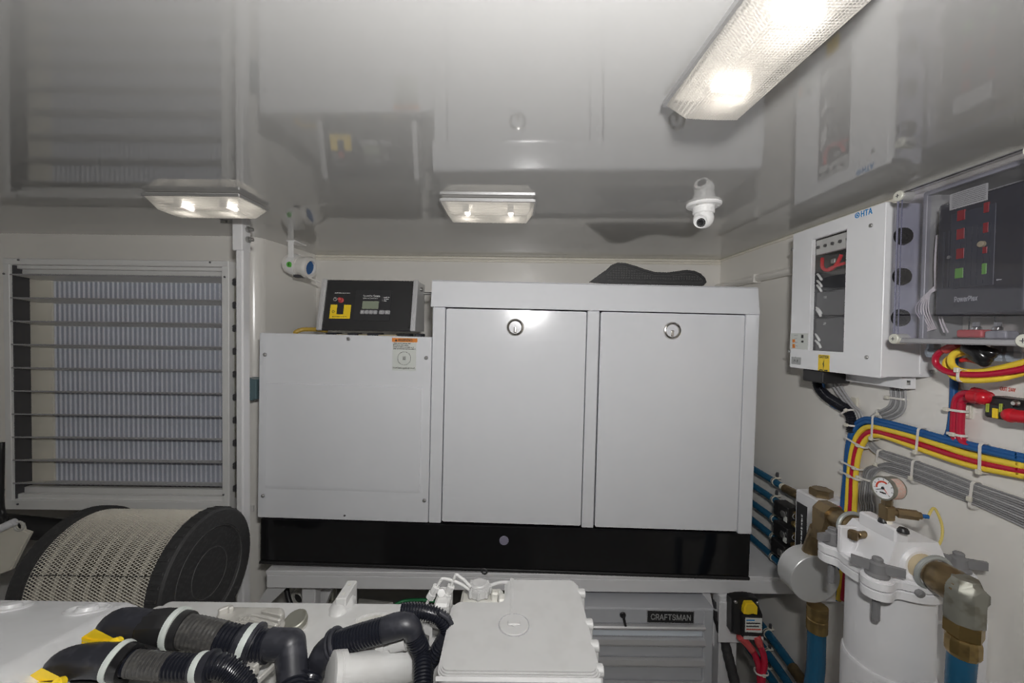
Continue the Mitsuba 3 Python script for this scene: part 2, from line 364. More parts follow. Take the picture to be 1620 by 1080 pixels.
def ceiling_lamp(cx, cy, along, label, deg=0.0):
    """along = 'x' or 'y': the direction of the long side."""
    L, W, h = 0.228, 0.112, 0.027
    M = frame((cx, cy, ZC - 0.008), (1, 0, 0) if along == 'x' else (0, 1, 0), ez=(0, 0, 1))
    M = turn(M, deg)
    k = thing('ceiling_lamp', label, 'ceiling light', 'clear ribbed ceiling lamps')
    part('base_plate', tf(box(-L / 2 + .004, L / 2 - .004, -W / 2 + .004, W / 2 - .004, 0.001, 0.007, 0.001), M), 'm_reflector', k)
    part('light_panel', tf(box(-L / 2 + .012, L / 2 - .012, -W / 2 + .012, W / 2 - .012, -.001, 0.001), M), 'm_reflector', k, emitter={'type': 'area', 'radiance': rgb(LAMP_RGB * LENS_GLOW)}, label='glowing reflector panel')
    rim = prism(rrect(-L / 2 - .002, L / 2 + .002, -W / 2 - .002, W / 2 + .002, .004).difference(rrect(-L / 2 + .003, L / 2 - .003, -W / 2 + .003, W / 2 - .003, .003)), 0.006, shift(M, z=-0.003))
    part('rim', rim, 'm_alu', k, smooth=False)
    lens = tf(lens_shape(L, W, h, 0.019, 0.021), M)
    part('lens', lens, 'm_lens', k, smooth=False, label='clear ribbed lens')
    for s in (-1, 1):
        x = s * 0.055
        part('bulb', tf(cyl((x, -0.020, -0.010), (x, 0.020, -0.010), 0.0060, 14, 0.002), M), 'm_plasticwhite', k, emitter={'type': 'area', 'radiance': rgb(LAMP_RGB * BULB_GLOW)}, label='lit bulb')
        part('bulb_holder', tf(box(x - 0.008, x + 0.008, -0.030, -0.022, -0.018, 0.001, 0.001), M), 'm_plasticwhite', k)
ceiling_lamp(-0.757, 0.995, 'x', 'ceiling lamp with a clear ribbed lens beside the white post, left of three')
ceiling_lamp(-0.062, 1.008, 'x', 'ceiling lamp with a clear ribbed lens above the generator, middle of three')
ceiling_lamp(0.263, 0.438, 'y', 'large near ceiling lamp with a clear ribbed lens at the top right', 2.0)

# dome camera on the ceiling, and the clipped white cylinder in the left corner
k = thing('security_camera', 'white eyeball security camera on the ceiling above the right generator door', 'security camera')
CX, CY = .4668, .985
part('flange', lathe([(0, ZC), (.0405, ZC), (.0405, ZC - .004), (.038, ZC - .0065), (.026, ZC - .0075), (0, ZC - .0075)], frame((CX, CY, 0), (1, 0, 0), ez=(0, 0, 1)), 48), 'm_plasticwhite', k)
part('collar', lathe([(0, ZC - .006), (.0245, ZC - .006), (.0250, ZC - .012), (.0242, ZC - .013), (.0250, ZC - .014), (.0250, ZC - .022), (.0232, ZC - .024), (0, ZC - .024)], frame((CX, CY, 0), (1, 0, 0), ez=(0, 0, 1)), 44), 'm_plasticwhite', k)
for a in (-20, 100, 220):
    c = A([CX + .033 * math.cos(math.radians(a)), CY + .033 * math.sin(math.radians(a)), ZC - .0068])
    part('screw', cyl(c, c - A([0, 0, .002]), .0035, 12, .0008), 'm_greylight', k)
ed = A([-.74, -.74, -.56]); ed /= np.linalg.norm(ed)
ec = A([CX, CY, ZC - .036])
eb = part('eyeball', trimesh.creation.icosphere(subdivisions=4, radius=.0235).apply_translation(ec).slice_plane(ec + ed * .0178, -ed), 'm_plasticwhite', k, smooth=True)
EM = frame(ec, np.cross((0, 0, 1.0), ed), ez=ed)
part('bezel', lathe([(.0150, .0178), (.0168, .0178), (.0172, .0200), (.0160, .0225), (.0145, .0218), (.0135, .0190)], EM, 40), 'm_plasticwhite', eb)
part('bezel_floor', lathe([(0, .0186), (.0148, .0186), (.0148, .0180)][::-1], EM, 36), 'm_plasticwhite', eb)
ln = part('lens_ring', lathe([(0, .0196), (.0030, .0198), (.0070, .0212), (.0098, .0212), (.0104, .0204), (.0104, .0185), (0, .0185)], shift(EM, y=-.0035), 32), 'm_black', eb, label='black lens')
part('led_ring', cat(*[cyl((EM @ A([.0082 * math.cos(a), -.0035 + .0082 * math.sin(a), .0200, 1]))[:3], (EM @ A([.0082 * math.cos(a), -.0035 + .0082 * math.sin(a), .0216, 1]))[:3], .0010, 8) for a in np.arange(12) * math.pi / 6]), 'm_grey', ln, stuff=True)
k = thing('clipped_cylinder', 'cream cylinder with green dot and blue end, clipped under the ceiling in the left corner', 'fixture')
ca_, cb_2 = at(455, 416, 1.465), at(492, 424, 1.452)
cd = (cb_2 - ca_) / np.linalg.norm(cb_2 - ca_)
KM = axis_frame(ca_, cd); LL = np.linalg.norm(cb_2 - ca_)
part('body', lathe([(0, 0), (.030, 0), (.034, .004), (.034, .012), (.036, .013), (.036, LL * .55), (.034, LL * .56), (.034, LL * .80), (.039, LL * .82), (.040, LL * .92), (.036, LL), (.026, LL), (.024, LL - .012), (0, LL - .012)], KM, 36), 'm_wall', k)
part('blue_lens', lathe([(0, LL - .008), (.0245, LL - .008), (.0245, LL - .014)][::-1], KM, 32), 'm_bluecable', k, label='blue end')
mid = ca_ + cd * LL * .38
out_ = A([.25, -1, -.1]); out_ -= cd * (out_ @ cd); out_ /= np.linalg.norm(out_)
part('strap', lathe([(.0365, LL * .22), (.0385, LL * .22), (.0385, LL * .50), (.0365, LL * .50)], KM, 36), 'm_plasticwhite', k)
part('green_dot', cyl(mid + out_ * .036 - A([0, 0, .004]), mid + out_ * .0398 - A([0, 0, .004]), .0100, 20, .001), 'm_dotgreen', k, label='green dot sticker')
dotc = mid + out_ * .0399 - A([0, 0, .004])
part('dot_mark', box(dotc[0] - .001, dotc[0] + .001, dotc[1] - .0012, dotc[1] + .001, dotc[2] - .005, dotc[2] + .005), 'm_ink', k)
part('bracket', cat(box(mid[0] - .022, mid[0] + .012, mid[1] - .03, mid[1] + .05, ZC - .004, ZC, .001), box(mid[0] - .014, mid[0] + .006, mid[1] - .032, mid[1] - .028, mid[2] + .02, ZC - .002, .001)), 'm_plasticwhite', k)
part('cable', tube([cb_2 + A([-.01, 0, -.034]), cb_2 + A([.02, .04, -.05]), cb_2 + A([.05, .10, -.085]), cb_2 + A([.075, .13, -.10])], .0028, 8), 'm_wall', k)
part('underside_clip', cat(box(mid[0] - .006, mid[0] + .028, mid[1] - .012, mid[1] + .012, mid[2] - .046, mid[2] - .036, .002)), 'm_dark', k)

# the photo flash behind the lens: its round glint stands on the left generator door
k = thing('photo_flash', 'photo flash tilted up behind the viewer, lighting the room', 'flash')
ft = math.radians(FLASH_TILT)
fy_ = math.radians(FLASH_YAW)
FM = frame(FLASH_AT, (math.cos(fy_), -math.sin(fy_), 0), ez=(math.sin(fy_) * math.cos(ft), math.cos(fy_) * math.cos(ft), math.sin(ft)))
cu = [(FLASH_W / 2 * math.sin(t), .030 * math.cos(t)) for t in np.linspace(-math.pi / 2, math.pi / 2, 25)]
part('window', prism(Polygon(cu), FLASH_H, FM @ A([[1, 0, 0, 0], [0, 0, 1, -FLASH_H / 2], [0, 1, 0, 0], [0, 0, 0, 1.0]])).slice_plane(FLASH_AT + FM[:3, 1] * FLASH_H * .49, -FM[:3, 1]).slice_plane(FLASH_AT - FM[:3, 1] * FLASH_H * .49, FM[:3, 1]).slice_plane(FLASH_AT + FM[:3, 2] * .0006, FM[:3, 2]), 'm_plasticwhite', k, smooth=False, label='curved flash window',
     emitter={'type': 'area', 'radiance': rgb(FLASH_RGB * FLASH_POWER), 'sampling_weight': 14.0})
part('head', tf(rbox(-.042, .042, -.027, .027, -.11, -.0005, .006), FM), 'm_blackmatte', k)
part('foot', box(FLASH_AT[0] - .03, FLASH_AT[0] + .03, FLASH_AT[1] - .14, FLASH_AT[1] - .08, FLASH_AT[2] - .16, FLASH_AT[2] - .03, .006), 'm_blackmatte', k)

# ------------------------------------------------------------------ louver
FX0, FX1, FZ0, FZ1, FY = -1.664, -0.926, 0.999, 1.823, 1.302
k = thing('louver_vent', 'large grey louvered air intake with ten slats on the left wall', 'louver vent')
iy = FY + 0.052
part('frame_stile', box(FX0, FX0 + 0.022, FY, YL, FZ0, FZ1, .002), 'm_louverframe', k)
part('frame_stile', box(FX1 - 0.024, FX1, FY, YL, FZ0, FZ1, .002), 'm_louverframe', k)
part('frame_rail', box(FX0, FX1, FY - .001, YL, FZ1 - 0.019, FZ1 + .001, .002), 'm_louverframe', k)
part('frame_rail', box(FX0, FX1, FY - .001, YL, FZ0 - .001, FZ0 + 0.032, .002), 'm_louverframe', k)
part('inner_rail', cat(box(FX0 + .02, FX1 - .02, FY + .018, FY + .03, FZ1 - .030, FZ1 - .018, .001), box(FX0 + .02, FX1 - .02, FY + .032, FY + .05, FZ1 - .045, FZ1 - .018, .001)), 'm_louverframe', k)
part('inner_rail', cat(box(FX0 + .02, FX1 - .02, FY + .012, FY + .026, FZ0 + .03, FZ0 + .046, .001), box(FX0 + .02, FX1 - .02, FY + .03, FY + .05, FZ0 + .03, FZ0 + .062, .001)), 'm_louverframe', k)
part('side_channel', box(FX0 + .0215, FX0 + .026, FY + .008, iy, FZ0 + .03, FZ1 - .02, 0), 'm_dark', k, label='dark channel at the left')
part('side_plate', box(FX0 + .024, FX0 + .10, iy, iy + .006, FZ0 + .03, FZ1 - .02, 0), 'm_cream', k)
# the filter behind the slats: a blue-grey sheet with upright white ribs
fx0, fx1 = FX0 + .095, FX1 - .012
fm = part('filter_sheet', box(fx0, fx1, iy + .010, YL - .001, FZ0 + .03, FZ1 - .02, 0), {'type': 'ref', 'id': 'm_filter'}, k, label='blue-grey ribbed filter sheet')
for x in np.arange(fx0 + .008, fx1, 0.01655):
    part('rib', box(x - .0008, x + .0008, iy + .004, iy + .010, FZ0 + .03, FZ1 - .02, 0), 'm_filterrib', fm)
for i in range(10):
    z = 1.770 - 0.0762 * i
    t, d, y0 = 0.0150, 0.070, FY + 0.001
    x0, x1 = FX0 + .024, FX1 - .0235
    pts = [(x0 + .004, y0, z), (x1, y0, z), (x1, y0 + d, z - t), (x0 + .050, y0 + d, z - t)]
    s = part('slat', hull([(x, y, w + o) for x, y, w in pts for o in (0, .0028)]), 'm_louver', k)
    part('edge_strip', box(x0, x1, y0 - .002, y0, z - .0008, z + .0040, .0008), 'm_grey', s)
for x, y in ((30, 411), (333, 415), (7, 433), (356, 438), (7, 775), (354, 782), (29, 797), (331, 804)):
    c = at(x, y, FY - .001)
    part('screw', cyl(c, c - A([0, .004, 0]), .0032, 12, .001), 'm_darkscrew', k)
lk = part('link_bar', box(FX1 + .004, FX1 + .012, FY + .02, FY + .028, FZ0 + .04, FZ1 - .05, .001), 'm_nickel', k)
for i in range(10):
    z = 1.754 - 0.0762 * i
    part('link_clip', cat(box(FX1 + .001, FX1 + .017, FY + .012, FY + .034, z - .008, z + .006, .003), cyl((FX1 + .009, FY + .012, z + .009), (FX1 + .009, FY + .034, z + .009), .006, 10)), 'm_dark', lk)
solo('teal_block', cat(box(-0.895, -0.836, 1.30, 1.376, 1.372, 1.438, .002), box(-0.897, -0.844, 1.298, 1.30, 1.370, 1.374), box(-0.897, -0.844, 1.298, 1.30, 1.436, 1.440)), 'm_teal',
     'small teal block showing in the gap between the white post and the generator', 'block')

# ------------------------------------------------------------------ post
k = thing('support_post', 'white steel post from the ceiling down behind the black filter cap, between louver and generator', 'post')
PX, PY = -0.771, 1.14
part('tube', box(PX - .0215, PX, PY, PY + .034, 0.16, ZC, .004), 'm_steelwhite', k)
part('top_plate', box(PX - .0275, PX + .0012, PY - .004, PY + .0345, 1.826, ZC, .002), 'm_steelwhite', k)
part('ceiling_bracket', box(PX - .076, PX - .02, PY - .002, PY + .036, ZC - .007, ZC, .001), 'm_steelwhite', k)
for z in (1.890, 1.861):
    b = part('bolt', hexnut((PX + .001, PY + .018, z), (PX + .009, PY + .018, z), .0095), 'm_steel', k)
    part('bolt_end', cyl((PX + .009, PY + .018, z), (PX + .019, PY + .018, z), .0055, 12, .001), 'm_steel', b)
for x in (-.066, -.049):
    part('bolt', hexnut((PX + x, PY + .017, ZC - .016), (PX + x, PY + .017, ZC - .007), .008), 'm_steel', k)
# ------------------------------------------------------------------ generator
GO = A([-0.019, 1.2, 1.6]) + 0
GM = frame(at(800, 527, 1.2), (1, -.0145, -.0125), ez=(.0125, 0, 1.0))     # x to the right, y into the cabinet, z up; origin on the front
def gp(u, w, y=0.0): return (GM @ A([u, y, w, 1.0]))[:3]
def gb(u0, u1, y0, y1, w0, w1, c=0.0): return tf(box(u0, u1, y0, y1, w0, w1, c), GM)
GF = frame(GM[:3, 3], GM[:3, 0], ez=-GM[:3, 1])      # writing frame: x right, y up, z out of the front
k = gen = thing('generator', 'white generator cabinet with two locked doors on a black base at the centre', 'generator')
part('base', tf(box(-.742, .757, .004, .44, -.720, -.588, .003), GM), 'm_blackgloss', k, label='glossy black base')
part('base_lip', gb(-.742, .757, -.002, .44, -.728, -.719, .002), 'm_black', k)
part('body', gb(-.740, -.2215, .030, .44, -.588, -.028), 'm_genwhite', k)
part('body', cat(gb(-.2185, -.2155, .030, .44, -.588, .10), gb(.749, .752, .030, .44, -.588, .10), gb(-.2185, .752, .437, .44, -.588, .10), gb(-.2185, .752, .030, .44, -.588, -.585), gb(.2535, .2715, .030, .06, -.585, .10)), 'm_genwhite', k)
# side panel at the left with its raised field
sp = part('access_panel', gb(-.749, -.2235, .0, .03, -.584, -.017, .002), 'm_genwhite', k)
part('raised_field', cat(hull([gp(u, w, y) for u0, u1, w0, w1, y in ((-.726, -.248, -.497, -.168, .001), (-.723, -.251, -.480, -.171, -.0035)) for u in (u0, u1) for w in (w0, w1)])), 'm_genwhite', sp, smooth=20)
for x, y in ((416, 561), (550, 536), (674, 566), (413, 786), (671, 792)):
    c = at(x, y, 1.2); q = np.linalg.inv(GM) @ A([*c, 1]); u, w = q[0], q[2]
    b = part('screw', cyl(gp(u, w, 0), gp(u, w, -.003), .0062, 16, .001), 'm_grey', sp)
    part('screw_head', cyl(gp(u, w, -.003), gp(u, w, -.0065), .0042, 12, .0015), 'm_steel', b)
part('screw', cyl(gp(-.479, -.569, 0), gp(-.479, -.569, -.002), .003, 10), 'm_darkscrew', sp)
# stiles, lip, doors
part('stile', gb(-.2215, -.184, .0, .03, -.584, .074, .002), 'm_genwhite', k)
part('stile', gb(.2445, .2805, .0, .03, -.584, .074, .002), 'm_genwhite', k)
part('stile', gb(.716, .757, .0, .03, -.588, .075, .002), 'm_genwhite', k)
part('side_plate', gb(-.2225, -.2212, .005, .43, -.02, .074), 'm_genwhite', k)
part('side_plate', gb(.7525, .757, .03, .44, -.588, .09), 'm_genwhite', k)
lp = [(-.008, .0745), (-.006, .0800), (.006, .152), (.012, .157), (.44, .157), (.44, .0745)]
lipm = prism(lp, .979, GM @ A([[0, 0, 1, -.2265], [1, 0, 0, 0], [0, 1, 0, 0], [0, 0, 0, 1.0]]))
part('top_lip', lipm, 'm_genwhite', k, smooth=25)
for u0, u1, w0, w1, lu, lw in ((-.1805, .2415, -.578, .0705, .0285, .0185), (.2845, .7125, -.580, .0715, .497, .020)):
    d = part('door', prism(rrect(u0, u1, w0, w1, .006), .024, shift(GF, z=-.021), c=.003), 'm_genwhite', k, smooth=40)
    M = shift(GF, x=lu, y=lw, z=.003)
    l = part('latch', lathe([(.0255, -.001), (.0262, .002), (.0245, .0055), (.0215, .0065), (.0190, .0045), (.0175, -.004), (0, -.004)], M, 40), 'm_chrome', d, label='round chrome latch')
    ww = prism(disc_poly(0, 0, .0172, 12).intersection(sbox(-.018, -.0172, .018, .004)), .004, shift(M, z=-.004))
    part('latch_pull', cat(ww, tf(rbox(-.0042, .0042, -.0165, .0015, -.001, .006, .002), M)), 'm_chrome', l)
    part('latch_slot', prism(disc_poly(0, 0, .0172, 12).difference(sbox(-.018, -.018, .018, .004)), .0022, shift(M, z=-.0035)), 'm_steel', l)
# warning sticker
W0 = shift(GF, x=(A([619, 658]).mean() - 800) / 525 + .001, y=-.016, z=.0)
q = np.linalg.inv(GM) @ A([*at(639, 560, 1.2), 1]); su, sw = q[0], q[2]
S = shift(GF, x=su, y=sw, z=.0003)
st = part('warning_sticker', prism(sbox(-.036, -.050, .036, .046), .0004, S), 'm_label', sp, label='warning sticker with an orange head')
part('sticker_head', prism(sbox(-.038, .036, .039, .048), .0006, S), 'm_orange', st)
def sl(s, x, y, h, mt, w=None, bold=False): part('lettering', text(s, h, shift(S, x=x, y=y, z=.0005), .0003, bold, w), mt, st, smooth=False)
sl('WARNING', -.020, .0385, .0072, 'm_ink', .044, True)
part('hazard_triangle', prism([(-.029, .038), (-.022, .038), (-.0255, .0455)], .0004, shift(S, z=.0005)), 'm_ink', st)
for i, w in enumerate((.054, .050, .063, .068)):
    part('print_line', scribble(-.034, -.034 + w, .0030, shift(S, y=.0305 - .0055 * i, z=.0005), i), 'm_ink', st, smooth=False, stuff=True)
part('port_ring', prism(disc_poly(0, -.013, .0205).difference(disc_poly(0, -.013, .0195)), .0004, shift(S, z=.0003)), 'm_ink', st)
for y in (-.009, -.013, -.017): part('print_line', prism(sbox(-.0045, y, .0045, y + .0018), .0003, shift(S, z=.0005)), 'm_ink', st)
sl('Fire Extinguisher Port', -.034, -.0445, .0046, 'm_ink', .066, True)
part('base_plug', cyl(gp(.010, -.632, .004), gp(.010, -.632, .001), .0145, 24, .001), 'm_lilac', k, label='round grey-lilac plug')

# ------------------------------------------------------------------ generator control box
CF = at(511, 443, 1.28)
bl = at(503, 522, 1.235); br = at(656, 524, 1.235); tl = at(517, 443, 1.275); tr = at(662, 445, 1.275)
CB = frame(bl, br - bl, ey=tl - bl)                    # on the sloping face: x right, y up the face, z out
W, H = np.linalg.norm(br - bl), np.linalg.norm(tl - bl)
k = thing('generator_control_box', 'aluminium control box with black sloping face and yellow sticker on top of the generator', 'control box')
bk = A([0, .125, 0])
floorz = min(bl[2], br[2])
part('housing', hull(np.vstack([[bl, br, tl, tr], [tl + A([0, .09, 0]), tr + A([0, .09, 0]), bl + A([0, .13, 0]), br + A([0, .13, 0])]]) + CB[:3, 2] * -.002), 'm_boxalu', k)
part('face', tf(box(.010, W - .010, 0, H, -.002, .0025, .0006), CB), 'm_blackmatte', k, label='black control face')
for x in (-.003, W - .013):
    part('side_rail', tf(cat(box(x, x + .016, -.001, H + .001, -.002, .0085, .0015), box(x + .005, x + .011, -.001, H + .001, .0085, .0105, .0008)), CB), 'm_railalu', k)
for x, y in ((.018, .012), (.018, H - .012), (W - .018, .012), (W - .018, H - .012)):
    part('screw', tf(cyl((x, y, .002), (x, y, .005), .0035, 12, .001), CB), 'm_black', k)
U = W / 171.0                                          # photograph zoom units along the face
def cb(x, y, z=0.0): return shift(CB, x=x, y=y, z=.0025 + z)
py = H * .60
fx = lambda a: W * a
fy = lambda b: H * b
st = part('emergency_sticker', prism(sbox(fx(.105), fy(.225), fx(.32), fy(.50)).difference(sbox(fx(.175), fy(.31), fx(.245), fy(.51))), .0005, cb(0, 0)), 'm_yellow', k, label='yellow sticker with a notch')
part('print_line', scribble(0, fx(.15), .0022, cb(fx(.135), fy(.255), .0005), 9), 'm_ink', st, smooth=False, stuff=True)
part('mark', prism(disc_poly(fx(.14), fy(.36), .0042).difference(disc_poly(fx(.14), fy(.36), .0030)), .0003, cb(0, 0, .0005)), 'm_ink', st)
sw = part('toggle_switch', tf(lathe([(.0085, 0), (.0085, .004), (.006, .006), (.005, .016), (0, .018)], None, 20), cb(fx(.21), fy(.585))), 'm_redsoft', k, label='red toggle switch')
part('power_symbol', cat(prism(disc_poly(fx(.145), fy(.61), .0058).difference(disc_poly(fx(.145), fy(.61), .0046)).difference(sbox(fx(.145) - .002, fy(.61), fx(.145) + .002, fy(.61) + .01)), .0003, cb(0, 0)), prism(sbox(fx(.145) - .0006, fy(.61), fx(.145) + .0006, fy(.61) + .007), .0003, cb(0, 0))), 'm_inkwhite', k, smooth=False)
part('print_line', scribble(0, fx(.16), .0030, cb(fx(.135), fy(.725)), 10), 'm_inkwhite', k, smooth=False, stuff=True)
dp = part('display_unit', prism(rrect(fx(.355), fx(.735), fy(.19), fy(.80), .004), .002, cb(0, 0), c=.0006), 'm_dark2', k)
part('screen', prism(sbox(fx(.438), fy(.42), fx(.608), fy(.575)), .0004, cb(0, 0, .002)), 'm_lcd', dp, label='grey-green screen')
for i, x in enumerate((.425, .470, .515, .560, .620, .680)):
    b = part('button', prism(rrect(fx(x), fx(x + (.042 if i < 4 else .056)), fy(.318), fy(.395), .003), .0015, cb(0, 0, .002), c=.0004), 'm_grey', dp)
    part('mark', prism(disc_poly(fx(x + .02), fy(.357), .002).difference(disc_poly(fx(x + .02), fy(.357), .0012)), .0002, cb(0, 0, .0035)), 'm_inkwhite', b, smooth=False)
part('lettering', text('Cummins', .0052, cb(fx(.438), fy(.665), .002), .0002, False, fx(.095)), 'm_inkwhite', dp, smooth=False)
part('lettering', text('Onan', .0052, cb(fx(.542), fy(.665), .002), .0002, True, fx(.07)), 'm_inkwhite', dp, smooth=False)
part('lettering', text('Marine Generator', .0038, cb(fx(.438), fy(.622), .002), .0002, False, fx(.155)), 'm_inkwhite', dp, smooth=False)
for i in range(3):
    part('print_line', cat(prism(sbox(0, .001, .003, .0016), .0003, cb(fx(.64), fy(.645 - .035 * i), .002)), scribble(.005, fx((.085, .075, .05)[i]), .0030, cb(fx(.64), fy(.645 - .035 * i), .002), 20 + i)), 'm_inkwhite', dp, smooth=False, stuff=True)
sr = at(676, 472, 1.34)
part('side_bolt', cyl(tr + A([-.004, .03, -.022]), tr + A([.008, .03, -.022]), .006, 14, .002), 'm_steel', k)
part('side_bolt', cyl(tr + A([-.004, .085, -.030]), tr + A([.030, .085, -.030]), .005, 14, .001), 'm_steel', k)
# what the box stands on: rubber feet, spacer blocks, and a yellow hose
zt = gp(-.5, -.028)[2]
for i, (x, w) in enumerate(((528, 16), (561, 14), (594, 19), (640, 22), (664, 11))):
    c = at(x, 523, 1.26)
    part('rubber_foot', tf(box(-w / 1000, w / 1000, 0, .05, -.005, .013, .002), frame((c[0], 1.238, zt + .004), (1, 0, 0), ez=(0, 0, 1))), 'm_rubberblue' if i != 3 else 'm_black', k)
for i, (x, w) in enumerate(((577, 13), (616, 28), (542, 12))):
    c = at(x, 523, 1.25)
    part('spacer_block', box(c[0] - w / 1000, c[0] + w / 1000, 1.228, 1.27, zt + .001, zt + .013, .002), 'm_tan', k, label='tan spacer block')
solo('yellow_hose', tube([at(466, 527, 1.25), at(470, 524, 1.25), at(480, 521, 1.26), at(500, 521, 1.262), at(517, 523, 1.258)], .0065, 10), 'm_ochre', 'ochre yellow hose lying left of the control box on the generator', 'hose')

# ------------------------------------------------------------------ black shoe sole on the generator
zt = 1.6 + .157
q0 = gp(.30, .1585, .10)
SF = frame(gp(.30, .1580, .115), GM[:3, 0], ez=-GM[:3, 1])
pix = [(945, 446), (951, 438), (958, 428), (966, 420), (976, 415.5), (988, 416), (1003, 420), (1020, 426), (1036, 430.5), (1055, 431), (1070, 429), (1085, 427), (1098, 428.5), (1108, 433), (1115, 440), (1117, 447), (1112, 452), (1095, 452.5), (1060, 452), (1020, 451), (985, 450), (960, 449)]
n_ = SF[:3, 2]
def insf(x, y):
    d = ray(x, y); t = ((SF[:3, 3] - EYE) @ n_) / (d @ n_); q = np.linalg.inv(SF) @ A([*(EYE + d * t), 1]); return q[:2]
outline = Polygon(A([insf(*p) for p in pix])).buffer(.004).buffer(-.004).simplify(.0004)
k = thing('rubber_sole', 'black rubber shoe sole lying on its edge on top of the generator', 'shoe sole')
part('rim', prism(outline.difference(outline.buffer(-.0085)), .012, shift(SF, z=-.006), c=.002), 'm_rubber', k)
part('core', prism(outline.buffer(-.006), .008, shift(SF, z=-.006)), 'm_rubber', k)
part('welt', prism(outline.buffer(-.0095).difference(outline.buffer(-.0115)), .0095, shift(SF, z=-.006)), 'm_rubbergrey', k)
part('heel_wedge', hull([*(SF @ A([[*insf(x, y), z, 1] for x, y in ((932, 446), (946, 446), (957, 428), (962, 449)) for z in (-.006, .004)]).T)[:3].T]), 'm_rubber', k)
r2 = np.random.default_rng(3); blk = []
inn = outline.buffer(-.015); b = inn.bounds
for x in np.arange(b[0], b[2], .0085):
    for y in np.arange(b[1], b[3], .0075):
        if inn.contains(Point(x, y)):
            blk.append(prism(affinity.rotate(sbox(x - .003, y - .0022, x + .003, y + .0022), r2.uniform(-30, 30)), .0105 + r2.uniform(-.001, .001), shift(SF, z=-.006)))
part('tread', cat(*blk), 'm_rubbergrey', k, smooth=False, stuff=True, label='small raised tread studs')
# ------------------------------------------------------------------ breaker panel on the right wall
def yz(x, y, X): p = onx(x, y, X); return p[1], p[2]
WF = lambda X, Y, Z: frame((X, Y, Z), (0, -1, 0), ez=(-1, 0, 0))      # on a surface facing left: x toward the viewer, y up, z out
BX, BY0, BY1, BZ0, BZ1 = 0.774, 0.834, 1.108, 1.515, 1.883
k = bp = thing('breaker_panel', 'white breaker panel with a tall dark window on the right wall', 'electrical panel')
CW = WF(BX, 0, 0)
def cw(y, z): return (-y, z)                              # (depth, height) -> frame coordinates
win = [cw(*yz(x, y, BX)) for x, y in ((1285, 379), (1339, 363.7), (1332.8, 556.8), (1280, 554))]
wa = A(win); wy0, wy1, wz0, wz1 = wa[:, 0].min(), wa[:, 0].max(), wa[:, 1].min(), wa[:, 1].max()
cov = prism(rrect(-BY1, -BY0, BZ0, BZ1, .003).difference(sbox(wy0, wz0, wy1, wz1)), .010, shift(CW, z=-.010), c=.0015)
part('cover', cov, 'm_boxwhite', k, smooth=30)
part('body', cat(box(BX + .010, XR, BY0 + .003, BY0 + .006, BZ0 + .003, BZ1 - .002), box(BX + .010, XR, BY1 - .006, BY1 - .003, BZ0 + .003, BZ1 - .002),
                 box(BX + .010, XR, BY0 + .003, BY1 - .003, BZ1 - .005, BZ1 - .002), box(BX + .010, XR, BY0 + .003, BY1 - .003, BZ0 + .003, BZ0 + .006), box(XR - .003, XR, BY0 + .003, BY1 - .003, BZ0 + .003, BZ1 - .003)), 'm_boxwhite', k)
part('edge_return', box(BX, BX + .014, BY0 - .0005, BY0 + .003, BZ0 + .002, BZ1 - .001, .001), 'm_boxwhite', k)
part('mount_tab', prism(rrect(-.02, .02, -.035, .035, .008), .003, frame((XR - .006, BY0 + .004, BZ0 + .040), (1, 0, 0), ez=(0, -1, 0))), 'm_boxwhite', k)
part('screw', cyl((XR - .002, BY0 + .001, BZ0 + .015), (XR - .002, BY0 - .004, BZ0 + .015), .0045, 12, .001), 'm_steel', k)
wn = part('window', prism(sbox(wy0 + .0005, wz0 + .0005, wy1 - .0005, wz1 - .0005), .0001, shift(CW, z=-.004)), 'm_pane', k, label='clear window pane')
scene[wn] = {'type': 'ply', **{kk: v for kk, v in mikit.ply(trimesh.Trimesh((CW @ np.c_[A([[wy0, wz0], [wy1, wz0], [wy1, wz1], [wy0, wz1]]), [-.0012] * 4, [1] * 4].T)[:3].T, [[0, 1, 2], [0, 2, 3]], process=False), 'm_pane').items() if kk != 'type'}}
# behind the window
def inner(a0, a1, b0, b1, z0, z1, c=0): # fractions of the window: a from the far side to the near side, b from the bottom up
    ww, hh = wy1 - wy0, wz1 - wz0
    return tf(box(wy0 + a0 * ww, wy0 + a1 * ww, wz0 + b0 * hh, wz0 + b1 * hh, z0, z1, c), CW)
cs = part('chassis', inner(-.12, 1.12, -.06, 1.06, -.085, -.080), 'm_dark', k)
for q in ((-.06, -.005, -.04, 1.04), (1.005, 1.06, -.04, 1.04), (-.06, 1.06, -.04, -.008), (-.06, 1.06, 1.008, 1.04)):
    part('window_tunnel', inner(*q, -.082, -.0102), 'm_dark', k)
ts = part('terminal_strip', inner(-.02, 1.02, .86, .99, -.022, -.012, .001), 'm_greylight', k, label='pale strip with five screws')
for i in range(5):
    c = (CW @ A([wy0 + (.07 + .215 * i) * (wy1 - wy0), wz0 + .925 * (wz1 - wz0), -.012, 1]))[:3]
    part('strip_screw', cyl(c, c - A([.003, 0, 0]), .0042, 12), 'm_dark', ts)
def iw(a, b, z): return (CW @ A([wy0 + a * (wy1 - wy0), wz0 + b * (wz1 - wz0), z, 1]))[:3]
part('red_wire', tube([iw(.05, .83, -.024), iw(.13, .75, -.018), iw(.28, .71, -.016), iw(.46, .715, -.016), iw(.60, .76, -.017), iw(.66, .82, -.02)], .0042, 10), 'm_red', k, label='looped red wire')
part('red_wire', tube([iw(.30, .715, -.018), iw(.5, .725, -.014), iw(.78, .74, -.018)], .0036, 10), 'm_red', k, label='short red wire')
